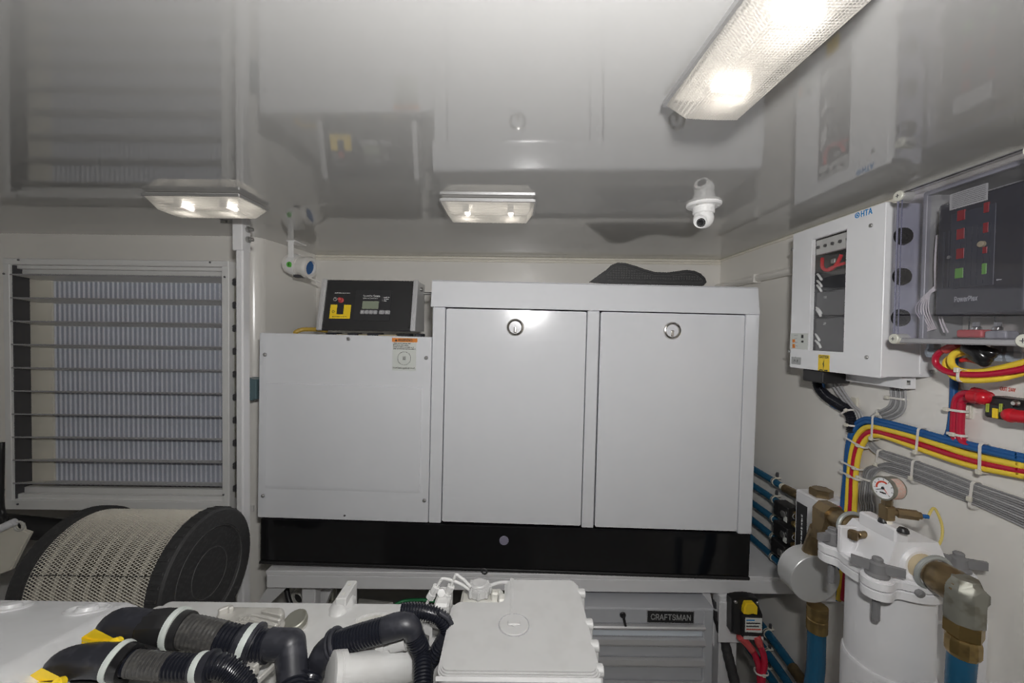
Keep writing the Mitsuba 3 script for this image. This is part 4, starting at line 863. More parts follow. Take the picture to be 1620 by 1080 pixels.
part('side_boss', cat(box(SX - .078, SX - .045, SY + .02, SY + .030, FT - .002, FT + .050, .002), hull([(SX - .058, SY + .012, FT), (SX - .048, SY + .012, FT), (SX - .05, SY + .012, FT + .03), (SX - .058, SY + .035, FT), (SX - .048, SY + .035, FT), (SX - .05, SY + .035, FT + .03)])), 'm_castwhite', k)
for i, ((x, y), a) in enumerate(zip(lug, (-42, 15, -30, 40))):
    p = A([SX + x, SY + y, FT])
    w = part('wing_nut', lathe([(0, 0), (.017, 0), (.0175, .003), (.013, .006), (.0115, .016), (.0115, .022), (.008, .025), (.008, .030), (.0065, .032), (0, .032)], frame(p, (1, 0, 0), ez=(0, 0, 1)), 24), 'm_greyplastic', k, label='grey wing nut')
    M = turn(frame(p, (1, 0, 0), ez=(0, 0, 1)), a)
    for s in (-1, 1):
        part('wing', tf(hull([(s * .008, -.005, .006), (s * .008, .005, .006), (s * .036, -.0035, .010), (s * .036, .0035, .010), (s * .008, -.005, .022), (s * .008, .005, .022), (s * .036, -.0035, .024), (s * .036, .0035, .024)]), M), 'm_greyplastic', w)
    part('stud', cyl(p + A([0, 0, -.082]), p + A([0, 0, -.002]), .0058, 14, .002), 'm_greyplastic', w)
part('lug_bolt', cat(cyl((SX - .022, SY - .070, FT - .014), (SX - .022, SY - .082, FT - .018), .007, 14, .002)), 'm_greyplastic', k)
part('wall_bracket', box(SX + .03, XR, SY - .03, SY + .03, .84, 1.08, .004), 'm_castwhite', k)

AZ = FT + .018                                      # height of the pipe axis
k = thing('pipe_elbow', 'bronze and grey elbow on the near side of the strainer above a blue hose', 'pipe fitting')
part('collar', lathe([(0, 0), (.0225, 0), (.0235, .002), (.0235, .012), (.020, .014), (0, .014)], axis_frame((SX, SY - .056, AZ), (0, -1, 0)), 32), 'm_tannedbrass', k, label='tan sealed collar')
part('clamp_ring', ring((SX, SY - .078, AZ + .001), (0, 1, .1), .0285, .0042, 40, 10), 'm_greymetal', k, label='grey ring')
part('bronze_body', lathe([(0, 0), (.0190, 0), (.0205, .010), (.0265, .022), (.0265, .044), (.0225, .052), (.0225, .060), (0, .060)], axis_frame((SX, SY - .066, AZ), (0, -1, 0)), 36), 'm_bronze', k)
part('end_ring', lathe([(0, 0), (.0225, 0), (.0235, .003), (.0215, .012), (0, .012)], axis_frame((SX, SY - .114, AZ), (0, -1, 0)), 32), 'm_nickel', k)
EY_ = .625
e0 = spline([(SX, .660, AZ), (SX, .640, AZ - .0005), (SX, EY_ + .004, AZ - .003), (SX, EY_, AZ - .022), (SX, EY_, AZ - .046)], 5)
oc = [(math.cos(a) , math.sin(a)) for a in np.arange(8) * math.pi / 4 + math.pi / 8]
elb = m3.Manifold()
for a, b in ((0, 2), (2, 3), (3, 4)):
    pass
h1 = hull([(SX + .0235 * c, y, AZ + .0235 * s) for c, s in oc for y in (.658, EY_ - .004)] + [(SX + .016 * c, EY_ - .022, AZ + .016 * s) for c, s in oc])
h2 = hull([(SX + .0245 * c, EY_ + .0245 * s, z) for c, s in oc for z in (AZ + .002, AZ - .046)] + [(SX + .016 * c, EY_ + .016 * s, AZ + .0225) for c, s in oc])
part('elbow', man(m3.Manifold.hull_points(h1.vertices) + m3.Manifold.hull_points(h2.vertices)), 'm_nickel', k, smooth=48, label='grey elbow')
part('hex_nut', hexnut((SX, EY_, AZ - .070), (SX, EY_, AZ - .045), .0240), 'm_brass', k, smooth=20, label='brass hex nut')
part('hose_barb', lathe([(0, 0), (.0185, 0), (.0215, .006), (.0215, .024), (.0195, .030), (.017, .032), (0, .032)], fm__ := frame((SX, EY_, AZ - .102), (1, 0, 0), ez=(0, 0, 1)), 12), 'm_brass', k, smooth=25, label='brass hose end')
solo('water_hose', tube([(SX, EY_, AZ - .094), (SX, EY_ + .002, AZ - .14), (SX + .004, EY_ + .006, AZ - .25), (SX + .01, EY_ + .012, AZ - .45), (SX + .01, EY_ + .012, .15)], .0172, 20), 'm_bluehose', 'thick blue hose going down from the near brass elbow', 'hose', smooth=True)
k = thing('pipe_elbow', 'bronze elbow on the far side of the strainer, behind the left wing nut', 'pipe fitting')
FY_ = .905
part('union_ring', ring((SX, SY + .085, AZ), (0, 1, -.1), .0290, .0042, 40, 10), 'm_greymetal', k, label='grey ring')
part('bronze_body', lathe([(0, 0), (.0205, 0), (.0255, .010), (.0265, .024), (.0225, .034), (0, .034)], axis_frame((SX, SY + .062, AZ), (0, 1, 0)), 36), 'm_bronze', k)
part('nipple', cyl((SX, SY + .09, AZ), (SX, FY_, AZ), .0195, 28), 'm_bronze', k)
part('elbow', hull([(SX + .026 * c, y, AZ + .026 * s) for c, s in oc for y in (FY_ - .026, FY_ + .010)] + [(SX + .026 * c, FY_ + .026 * s, AZ - .06) for c, s in oc]), 'm_bronze', k, smooth=20)
k = thing('drain_cock', 'small bronze drain cock on the far end of the strainer lid', 'valve')
p = onx(1360, 846, SX - .052)
part('body', cyl(p + A([-.004, 0, 0]), p + A([.03, .004, 0]), .0068, 16, .001), 'm_bronze', k)
part('head', hexnut(p + A([-.012, .0, -.008]), p + A([-.012, 0, .008]), .0085), 'm_bronze', k)
k = thing('round_canister', 'short round metal canister between the wall and the strainer', 'canister')
cc = A([SX, .930, 1.026])
part('drum', lathe([(0, 0), (.0570, 0), (.0585, .0015), (.0585, .048), (0, .048)], axis_frame(cc, (0, 1, .05)), 64), 'm_canister', k)
part('neck', cyl((SX, .952, 1.07), (SX, .925, 1.15), .018, 20), 'm_bronze', k)
part('hose_nut', lathe([(0, 0), (.0205, 0), (.0215, .002), (.0215, .028), (.019, .030), (.019, .033), (.0215, .035), (.0215, .06), (0, .06)], frame((SX + .010, .935, .900), (1, 0, 0), ez=(0, 0, 1)), 24), 'm_brass', k, label='brass hose fitting')
solo('water_hose', tube([(SX + .010, .935, .908), (SX + .010, .935, .86), (SX + .005, .93, .80), (SX - .02, .92, .66), (SX - .03, .92, .40), (SX - .03, .92, .15)], .0185, 20), 'm_bluehose', 'thick blue hose going down below the round metal canister', 'hose', smooth=True)

# gauge
k = thing('pressure_gauge', 'pressure gauge with white dial on a bronze tee on top of the strainer', 'gauge')
g0 = A([SX - .026, SY - .018, FT + .078])
part('stem', cat(cyl(g0, g0 + A([0, 0, .012]), .0065, 14), box(g0[0] - .009, g0[0] + .009, g0[1] - .009, g0[1] + .009, g0[2] + .005, g0[2] + .032, .002), hexnut(g0 + A([0, 0, .032]), g0 + A([0, 0, .044]), .0085)), 'm_bronze', k)
part('sealant', cyl(g0 + A([0, 0, -.0005]), g0 + A([0, 0, .005]), .0085, 14), 'm_cream', k)
gd = A([-.97, -.16, 0.03]); gd /= np.linalg.norm(gd)
gc = g0 + A([0, 0, .064])
Gg = frame(gc + gd * .008, np.cross((0, 0, 1), gd), ez=gd)
part('case', lathe([(0, -.026), (.0185, -.026), (.0205, -.024), (.0205, 0), (.0215, .001), (.0215, .004), (.0190, .004), (.0188, .0015), (0, .0015)], Gg, 40), 'm_nickel', k, label='metal case')
part('case_label', lathe([(.0207, -.021), (.0207, -.004), (.0203, -.004)], Gg, 40).slice_plane(gc, -np.cross(gd, (0, 0, 1)) + A([0, 0, -.35]), cap=False), 'm_salmon', k, label='pink printed band')
dl = part('dial', lathe([(.0188, 0), (0, 0)][::-1], shift(Gg, z=.0018), 40), 'm_white', k, label='white dial')
arc = Point(0, 0).buffer(.0128, quad_segs=16).difference(Point(0, 0).buffer(.0098, quad_segs=16)).intersection(Polygon([(0, 0), (-.02, -.004), (-.02, .02), (.012, .02)]))
part('red_scale', prism(arc, .0003, shift(Gg, z=.0019)), 'm_inkred', dl, smooth=False)
part('needle', prism(Polygon([(-.012, -.0066), (.002, .0006), (.0022, -.0006), (-.0115, -.0072)]).union(disc_poly(0, 0, .0026)), .0005, shift(Gg, z=.0026)), 'm_ink', dl, smooth=False)
part('needle', prism(Polygon([(.010, -.010), (-.001, .0008), (.001, .001)]), .0004, shift(Gg, z=.0022)), 'm_inkred', dl, smooth=False)
for i in range(9):
    a = math.radians(225 - 33.75 * i); c, s = math.cos(a), math.sin(a)
    part('tick', prism(LineString([(.0142 * c, .0142 * s), (.0168 * c, .0168 * s)]).buffer(.0004, cap_style=2), .0003, shift(Gg, z=.0019)), 'm_ink', dl, smooth=False)
part('print_line', scribble(-.005, .007, .0034, shift(Gg, y=-.0105, z=.0019), 5), 'm_ink', dl, smooth=False, stuff=True)
sd = A([.80, -.35, .02]); sd /= np.linalg.norm(sd)
sp0 = g0 + A([0, 0, .020])
part('side_branch', cat(cyl(sp0, sp0 + sd * .018, .0058, 14), hexnut(sp0 + sd * .014, sp0 + sd * .044, .0088), cyl(sp0 + sd * .040, sp0 + sd * .048, .0062, 14)), 'm_bronze', k, smooth=25)
part('blue_connector', cyl(sp0 + sd * .046, sp0 + sd * .058, .0036, 12), 'm_bluecable', k, label='blue wire connector')
e = sp0 + sd * .057
solo('sender_wire', tube([e, onx(1476, 804, .765), onx(1482, 809, .77), onx(1490, 830, .775), onx(1490, 850, .772), onx(1483, 864, .766), onx(1474, 869, .758)], .0022, 8), 'm_wireyellow', 'thin yellow wire curving from the gauge tee down to the strainer lid', 'wire', smooth=True)
for (x, y) in ((1398, 818), (1429, 832)):
    p = onx(x, y, SX - .030)
    part('black_plug', lathe([(0, .008), (.006, .0075), (.008, .004), (.0085, 0), (0, 0)], frame((p[0], p[1], FT + .077), (1, 0, 0), ez=(0, 0, 1)), 16), 'm_black', sea)
# ------------------------------------------------------------------ hoses from behind the generator and their valves
HX = .850
HZ = [1.134, 1.076, 1.014, .955, .890]
ordn = ['topmost', 'second from the top', 'third from the top', 'fourth from the top', 'lowest']
for i, z in enumerate(HZ):
    solo('water_hose', tube([(HX + .006, 1.62, z + .012), (HX, 1.42, z + .003), (HX, 1.29, z), (HX, 1.225, z - .004)], .0102, 16), 'm_bluehose', f'blue hose coming from behind the generator, {ordn[i]} of five', 'hose', smooth=True)
    k = thing('hose_clip', f'cream hose clip on the blue hose {ordn[i]} of five beside the generator', 'hose clip')
    part('loop', lathe([(.0108, -.0045), (.0125, -.0045), (.0125, .0045), (.0108, .0045), (.0108, -.0045)], axis_frame((HX, 1.268, z), (0, 1, 0)), 28), 'm_clip', k)
    part('rib', ring((HX, 1.268, z), (0, 1, 0), .0128, .0011, 28, 8), 'm_dark', k)
    part('tab', box(HX - .002, HX + .016, 1.262, 1.274, z + .011, z + .0155, .001), 'm_clip', k)
    part('screw', cyl((HX + .006, 1.268, z + .015), (HX + .006, 1.268, z + .030), .0042, 10, .001), 'm_dark', k)
k = thing('hose_fitting', 'brass hose fittings from the topmost blue hose into the white manifold', 'pipe fitting')
z = HZ[0]
part('hose_end', cyl((HX, 1.225, z - .004), (HX, 1.165, z - .002), .0125, 20, .002), 'm_bronze', k)
part('valve_ball', trimesh.creation.icosphere(subdivisions=2, radius=.013).apply_translation((HX, 1.168, z - .002)), 'm_bronze', k, smooth=True)
part('hex_nut', hexnut((HX, 1.150, z - .002), (HX, 1.118, z - .002), .0145), 'm_brass', k, smooth=20)
part('white_sleeve', cyl((HX, 1.236, z - .003), (HX, 1.222, z - .003), .0108, 16), 'm_clip', k)
for i, (z, lab) in enumerate(((HZ[1], 'black solenoid valve with brass body on the second blue hose'), (HZ[2], 'black solenoid valve with brass body on the third blue hose'), (HZ[3], 'black solenoid valve on the fourth blue hose, half behind the canister'))):
    k = thing('solenoid_valve', lab, 'valve')
    y0 = 1.235 if i < 2 else 1.245
    part('coil', rbox(HX - .034, HX + .004, y0 - .075, y0 - .012, z - .026, z + .020, .004), 'm_black', k, label='black coil')
    cp = part('coil_cap', cyl((HX - .014, y0 - .006, z - .006), (HX - .014, y0 - .013, z - .006), .0165, 20, .002), 'm_black', k)
    part('cap_mark', ring((HX - .014, y0 - .080, z - .002), (0, 1, 0), .008, .001, 20, 6), 'm_inkgrey', cp)
    part('nut', hexnut((HX - .0345, y0 - .060, z - .004), (HX - .040, y0 - .060, z - .004), .010), 'm_steel', k)
    part('data_plate', box(HX - .0352, HX - .034, y0 - .074, y0 - .060, z - .024, z - .008), 'm_label', k)
    part('neck', cyl((HX - .004, y0 - .070, z), (HX - .004, y0 - .125, z), .0135, 20, .002), 'm_brass', k, label='brass neck')
    part('body', cat(hexnut((HX - .004, y0 - .085, z), (HX - .004, y0 - .108, z), .0165), cyl((HX - .022, y0 - .10, z - .016), (HX - .022, y0 - .085, z - .022), .009, 14, .001)), 'm_brass', k, smooth=20)
    solo('valve_wire', tube([(HX - .03, y0 - .095, z - .018), (HX - .034, y0 - .13, z - .028), (HX - .030, y0 - .17, z - .026), (HX - .012, y0 - .20, z - .024)], .0013, 6), 'm_wireyellow' if i != 1 else 'm_wirewhite', ('thin yellow wire from the upper solenoid valve', 'thin pale wire from the middle solenoid valve', 'thin yellow wire from the lowest solenoid valve')[i], 'wire', smooth=True)
k = thing('manifold', 'white manifold block with a brass plug on top between the valves and the cables', 'manifold')
part('block', box(.812, .872, 1.035, 1.125, .90, 1.168, .004), 'm_castwhite', k)
part('side_label', box(.8115, .8125, 1.078, 1.118, 1.00, 1.135), 'm_dark2', k, label='black printed side label')
part('print_line', scribble(0, .095, .0060, frame((.8112, 1.093, 1.014), (0, 0, 1), ez=(-1, 0, 0)), 8), 'm_inkwhite', k, smooth=False, stuff=True)
part('brass_plug', hexnut((.846, 1.075, 1.167), (.846, 1.075, 1.188), .027), 'm_bronze', k, smooth=20, label='brass hex plug')
part('red_dot_plug', lathe([(0, .006), (.004, .006), (.008, .003), (.0085, 0), (0, 0)], axis_frame((.862, 1.034, 1.150), (-.5, -1, 0)), 16), 'm_redsoft', k, label='red plug')
part('wall_plate', box(.872, XR, 1.03, 1.13, .90, 1.172, .002), 'm_castwhite', k)
for i, z in enumerate((.627, .560, .497)):
    o = ('uppermost', 'middle', 'lowest')[i]
    z += 0.0
    solo('water_hose', tube([(HX, 1.62, z + .012), (HX, 1.40, z + .004), (HX, 1.28, z), (HX, 1.20, z - .008), (HX - .002, 1.10, z - .02)], .0125, 16), 'm_bluehose', f'blue hose low on the right wall beside the battery switch, {o} of three', 'hose', smooth=True)
    k = thing('hose_clip', f'cream hose clip on the {o} of the three low blue hoses', 'hose clip')
    part('loop', lathe([(.0132, -.0045), (.0150, -.0045), (.0150, .0045), (.0132, .0045), (.0132, -.0045)], axis_frame((HX, 1.285, z), (0, 1, 0)), 28), 'm_clip', k)
    part('rib', ring((HX, 1.285, z), (0, 1, 0), .0154, .0012, 28, 8), 'm_dark', k)
    part('tab', box(HX, HX + .018, 1.279, 1.291, z + .013, z + .018, .001), 'm_clip', k)
    part('screw', cyl((HX + .008, 1.285, z + .017), (HX + .008, 1.285, z + .032), .0042, 10, .001), 'm_dark', k)
k = thing('hose_fitting', 'brass end on the uppermost of the three low blue hoses', 'pipe fitting')
part('hose_end', cyl((HX - .001, 1.17, .614), (HX - .002, 1.10, .605), .0155, 20, .002), 'm_bronze', k)
part('hex_nut', hexnut((HX - .002, 1.10, .605), (HX - .002, 1.07, .602), .018), 'm_bronze', k, smooth=20)
part('white_block', box(.83, XR, 1.02, 1.075, .40, .625, .003), 'm_castwhite', k)
# ------------------------------------------------------------------ steel bed under the generator
k = thing('steel_bed', 'white steel beam under the generator with legs to the floor', 'support frame')
part('beam', cat(box(-.742, XR, 1.200, 1.26, .812, .8545, .003), box(-.742, XR, 1.205, 1.62, .84, .862, .002)), 'm_steelwhite', k)
part('cap_strip', box(-.742, .775, 1.1975, 1.25, .8545, .868, .002), 'm_steelwhite', k)
part('cross_member', box(-.742, -.700, 1.26, 1.62, .812, .862), 'm_steelwhite', k)
for x, z in ((-.70, .8815), (0, .8725), (.70, .8635)): part('pad', box(x - .03, x + .03, 1.24, 1.60, .860, z), 'm_black', k)
part('cross_member', box(.60, .65, 1.26, 1.62, .812, .862), 'm_steelwhite', k)
part('leg', box(-.738, -.700, 1.56, 1.60, .15, .812), 'm_steelwhite', k)
part('leg', box(.640, .695, 1.190, 1.235, .15, .812, .003), 'm_steelwhite', k)
part('leg', box(.62, .66, 1.58, 1.62, .15, .812, .003), 'm_steelwhite', k)
part('leg', box(-.655, -.612, 1.24, 1.28, .15, .812, .003), 'm_steelwhite', k)
part('brace', hull([(-.742, 1.22, .812), (-.742, 1.26, .812), (-.68, 1.22, .812), (-.68, 1.26, .812), (-.82, 1.24, .70), (-.82, 1.26, .70), (-.80, 1.24, .69), (-.80, 1.26, .69)]), 'm_steelwhite', k)
part('brace', hull([(-.60, 1.30, .812), (-.56, 1.30, .812), (-.60, 1.33, .812), (-.56, 1.33, .812), (-.66, 1.30, .66), (-.62, 1.30, .66), (-.66, 1.33, .66), (-.62, 1.33, .66)]), 'm_steelwhite', k)
part('brace', hull([(.598, 1.22, .812), (.622, 1.22, .812), (.598, 1.25, .812), (.622, 1.25, .812), (.68, 1.22, .45), (.71, 1.22, .45), (.68, 1.25, .45), (.71, 1.25, .45)]), 'm_steelwhite', k)
part('switch_plate', box(.626, .72, 1.168, 1.172, .685, .808, .002), 'm_steelwhite', k)
part('plate_arm', box(.645, .69, 1.172, 1.19, .70, .80), 'm_steelwhite', k)

# ------------------------------------------------------------------ tool chest
k = thing('tool_chest', 'light grey tool chest with drawers under the generator', 'tool chest')
TY = 1.160; tx1 = at(1128.7, 965, TY)[0]; tx0 = .0
tz = lambda y: at(1050, y, TY)[2]
top = at(1100, 962, TY)[2]
part('body', cat(box(tx0, tx1, TY + .004, 1.44, .2, top - .002), box(tx0, tx1 + .0015, TY - .001, 1.44, top - .004, top, .002)), 'm_chestgrey', k)
hz0 = at(1050, 985.5, TY)[2]
part('header', box(tx0, tx1 - .028, TY - .001, TY + .02, hz0, top - .003, .002), 'm_chestgrey', k)
part('stile', box(tx1 - .028, tx1, TY - .001, TY + .02, .2, top - .003, .002), 'm_chestgrey', k)
xr_ = tx1 - .030
ys = [986.5, 1007.5, 1039.5, 1076, 1112, 1150]
for i in range(5):
    za, zb = tz(ys[i] + .6), tz(ys[i + 1] - 1)
    hz = tz(ys[i] + (8.5 if i == 0 else 13))
    d = part('drawer', box(tx0, xr_, TY, TY + .02, zb, hz, .0025), 'm_chestgrey' if i else 'm_chestblue', k)
    part('pull_strip', prism([(0, 0), (-.010, .003), (-.013, .010), (-.010, za - hz - .001), (0, za - hz)], xr_ - tx0 + .004, A([[0, 0, 1, tx0], [1, 0, 0, TY + .001], [0, 1, 0, hz], [0, 0, 0, 1.0]])), 'm_railalu', d, smooth=30, label='metal drawer pull')
M = frame(at(1022.5, 984.5, TY - .001), (1, 0, 0), ez=(0, -1, 0))
w = at(1097.6, 985, TY)[0] - at(1022.5, 985, TY)[0]; h_ = at(1022.5, 964, TY)[2] - at(1022.5, 984.5, TY)[2]
M = turn(M, -.7)
bg = part('badge', prism(sbox(0, 0, w, h_).difference(sbox(.002, .002, w - .002, h_ - .002)), .0022, M), 'm_grey', k, label='black badge')
part('badge_field', prism(sbox(.001, .001, w - .001, h_ - .001), .001, M), 'm_black', bg)
part('lettering', text('CRAFTSMAN', .0165, shift(M, x=.011, y=.0105, z=.001), .0008, True, w - .022), 'm_inkgrey2', bg, smooth=False)
c = at(985, 971.5, TY - .001)
lk = part('lock', cyl(c, c - A([0, .006, 0]), .0088, 24, .002), 'm_black', k, label='black lock')
part('key', cat(tf(box(-.0035, .0035, -.033, -.004, .006, .0085, .001), turn(frame(c, (1, 0, 0), ez=(0, -1, 0)), 14)), cyl(c - A([0, .006, 0]), c - A([0, .014, 0]), .004, 12)), 'm_black', lk)

# ------------------------------------------------------------------ battery switch on the leg
k = thing('battery_switch', 'black circuit breaker with yellow lever on the white leg of the generator bed', 'circuit breaker')
SYY = 1.135
def sw(x, y): p = at(x, y, SYY); return (p[0], p[2])
x0, z1 = sw(1160, 947); x1, z0 = sw(1207, 1012)
FS = frame((0, SYY, 0), (1, 0, 0), ez=(0, -1, 0))
body = Polygon([sw(1159.5, 950), sw(1172, 947.5), sw(1186, 947), sw(1201, 949.5), sw(1203.5, 963), sw(1207.5, 972), sw(1207, 1011), sw(1178, 1009), sw(1159, 1003)])
part('body', prism(body, .030, shift(FS, z=-.033), c=.004), 'm_black', k, smooth=40)
part('front', prism(Polygon([sw(1172, 968), sw(1205, 970), sw(1206, 1010.5), sw(1173, 1008)]), .010, shift(FS, z=-.004), c=.003), 'm_black', k, smooth=40)
lv = Polygon([sw(1175, 959), sw(1178, 951), sw(1190, 951), sw(1195, 957), sw(1194.5, 968), sw(1188, 966.5), sw(1182, 968), sw(1174.5, 967)]).buffer(.002).buffer(-.0005)
part('lever', prism(lv, .014, shift(FS, z=-.003), c=.003), 'm_yellow', k, smooth=40, label='yellow lever')
lb = part('label', prism(Polygon([sw(1177, 974), sw(1203.5, 975), sw(1203, 998), sw(1176.5, 996.5)]), .0006, shift(FS, z=.0062)), 'm_paper', k, label='printed white label')
for i in range(4):
    x, z = sw(1178.5, 979 + 4.8 * i)
    part('print_line', prism(sbox(x, z, x + (.024, .040, .036, .042)[i], z + .0036), .0003, shift(FS, z=.0067)), ('m_inkblue', 'm_ink', 'm_ink', 'm_inkred')[i], lb)
part('strip', prism(Polygon([sw(1174.5, 1003), sw(1205.5, 1004), sw(1205.5, 1009.5), sw(1174.5, 1008)]), .0008, shift(FS, z=.0060)), 'm_greylight', k, label='pale strip')
for x, y in ((1163.5, 951.5), (1198, 953)):
    X_, Z_ = sw(x, y); part('screw', cyl((X_, SYY + .002, Z_), (X_, SYY - .004, Z_), .0045, 14, .001), 'm_steel', k)
for i, (pts, lab) in enumerate((([(1170, 1006), (1180, 1016), (1190, 1028), (1198, 1045), (1202, 1065), (1203, 1090), (1202, 1150)], 'left red cable hanging from the black circuit breaker'), ([(1197, 1006), (1202, 1020), (1208, 1036), (1209, 1052), (1206, 1066), (1206, 1090), (1208, 1150)], 'right red cable hanging from the black circuit breaker'))):
    P_ = [at(x, y, SYY + .004 - .008 * i) for x, y in pts]
    solo('power_cable', tube(P_[1:], .0088, 14), 'm_redcable', lab, 'cable', smooth=True)
    solo('cable_sleeve', tube(P_[:3] if i == 0 else P_[:2], .0105, 14), 'm_redsoft', ('left', 'right')[i] + ' dull red sleeve under the black circuit breaker', 'cable sleeve', smooth=True)
tie(at(1204, 1062, SYY), A([0, 0, 1.0]), .017, .012, 'white tie round the two red cables below the black circuit breaker', base=False, out=A([0, -1.0, 0]))
# strut and hoses between the tool chest and the leg
lp_, _ = resample([at(1133, 950, 1.22), at(1134.7, 971, 1.215), at(1160, 1069, 1.17), at(1180, 1150, 1.12)], .004)
k = thing('black_strut', 'black padded strut leaning between the tool chest and the white leg', 'strut')
part('padding', sweep(lp_[6:], .0145 + .0006 * np.sin(np.arange(len(lp_) - 6)), 16), 'm_rubber', k)
part('rod', tube([lp_[0], lp_[8]], .010, 14, smooth=False), 'm_dark', k)
part('collar', cyl(lp_[5], lp_[8], .0135, 16, .002), 'm_grey', k)
solo('green_hose', tube([at(1128, 1040, 1.25), at(1134, 1055, 1.24), at(1147, 1079, 1.22), at(1160, 1110, 1.21)], .0055, 10), 'm_green', 'thin green hose beside the tool chest', 'hose', smooth=True)
solo('blue_hose', tube([at(1128, 985, 1.32), at(1131, 1010, 1.31), at(1134, 1040, 1.30), at(1130, 1080, 1.30)], .011, 12), 'm_bluehose', 'blue hose between the tool chest and the black strut', 'hose', smooth=True)
# dim things under the generator, behind the engine
k = thing('pump', 'dim white pump with two round ports under the left end of the generator', 'pump')
for x, y, r in ((470, 948, .030), (490, 947, .030)):
    c = at(x, y, 1.38)
    part('port', cat(lathe([(r * .62, -.05), (r, -.05), (r, 0), (r * .86, .006), (r * .62, 0), (r * .62, -.05)], axis_frame(c, (-.25, -1, 0)), 28)), 'm_dullwhite', k)
    part('bore', cyl(c + A([0, .03, 0]), c + A([-.003, .012, 0]), r * .62, 20), 'm_black', k)
c = at(505, 950, 1.42); part('housing', rbox(c[0] - .09, c[0] + .03, 1.40, 1.5, c[2] - .05, c[2] + .02, .012), 'm_dullwhite', k)
solo('black_hose', tube([at(452, 925, 1.30), at(456, 945, 1.29), at(462, 965, 1.28), at(464, 1000, 1.27)], .008, 10), 'm_black', 'thin black hose hanging under the left end of the generator', 'hose', smooth=True)
solo('pipe_cluster', cat(*[tube([at(520 + 9 * i, 926, 1.36), at(517 + 9 * i, 945, 1.35), at(522 + 9 * i, 975, 1.34)], .007, 8) for i in range(2)], hexnut(at(522, 950, 1.345), at(524, 956, 1.345), .014)), 'm_nickel', 'dull metal pipes under the generator left of the white lug', 'pipes', smooth=30)
solo('white_tray', quadbox([at(568, 946, 1.36), at(622, 952, 1.30), at(600, 958, 1.28), at(566, 953, 1.30)], (0, .0, -.01)), 'm_dullwhite', 'pale flat tray in the dark gap under the generator', 'tray', smooth=False)
solo('green_hose', tube([at(625, 956, 1.30), at(640, 950, 1.31), at(665, 948.5, 1.33), at(690, 951, 1.34)], .005, 10), 'm_green', 'thin green hose in the dark gap under the generator', 'hose', smooth=True)
# ------------------------------------------------------------------ round air filter
FCX0, FCX1, FCY, FCZ, FR = -1.035, -.715, .946, 1.016, .146
k = thing('air_filter', 'large round air filter with metal mesh and black rubber end caps below the louver', 'air filter')
Mx = axis_frame((0, FCY, FCZ), (1, 0, 0)); Mx[:3, 3] = (0, FCY, FCZ)
def on_x(profile, sides=72): return lathe([(r, x) for r, x in profile], Mx, sides)
cap = part('end_cap', on_x([(0, FCX1 - .0045), (.100, FCX1 - .0045), (.104, FCX1 - .0015), (.108, FCX1 + .001), (.112, FCX1 + .0005), (.140, FCX1), (FR - .001, FCX1 - .004), (FR, FCX1 - .010), (FR, FCX1 - .030), (.128, FCX1 - .030), (0, FCX1 - .030)]), 'm_rubber', k, label='black rubber end cap')
part('cap_ring', on_x([(.1035, FCX1 - .003), (.105, FCX1 + .0005), (.1065, FCX1 - .001)]), 'm_rubbergrey', cap)
part('cap_ring', on_x([(.055, FCX1 - .0045), (.056, FCX1 - .0035), (.057, FCX1 - .0045)]), 'm_rubbergrey', cap)
for i in range(36):
    a = i * 2 * math.pi / 36
    c = A([FCX1 - .017, FCY + FR * math.cos(a), FCZ + FR * math.sin(a)])
    Mn = frame(c, (1, 0, 0), ez=(0, math.cos(a), math.sin(a)))
    if math.sin(a) > -.5: part('grip_nub', tf(box(-.013, .011, -.0035, .0035, -.002, .0016, .0008), Mn), 'm_rubber', cap)
part('end_cap', on_x([(0, FCX0 + .030), (.128, FCX0 + .030), (FR, FCX0 + .030), (FR, FCX0 + .004), (FR - .004, FCX0), (.09, FCX0), (.085, FCX0 + .010), (0, FCX0 + .010)]), 'm_rubber', k)
nP = 110; ang = np.arange(2 * nP) * math.pi / nP
rr = np.where(np.arange(2 * nP) % 2 == 0, .1310, .108)
v = np.vstack([np.stack([np.full(2 * nP, x), FCY + rr * np.cos(ang), FCZ + rr * np.sin(ang)], 1) for x in (FCX0 + .02, FCX1 - .02)])
i_ = np.arange(2 * nP); j_ = (i_ + 1) % (2 * nP)
part('pleated_paper', trimesh.Trimesh(v, np.vstack([np.stack([i_, j_, j_ + 2 * nP], 1), np.stack([i_, j_ + 2 * nP, i_ + 2 * nP], 1)]), process=False), 'm_pleat', k, smooth=False, label='pleated paper')
for x in np.arange(FCX0 + .05, FCX1 - .03, .0345):
    part('glue_bead', on_x([(.130, x - .004), (.1345, x - .002), (.1345, x + .002), (.130, x + .004)]), 'm_bead', k, label='pale glue bead')
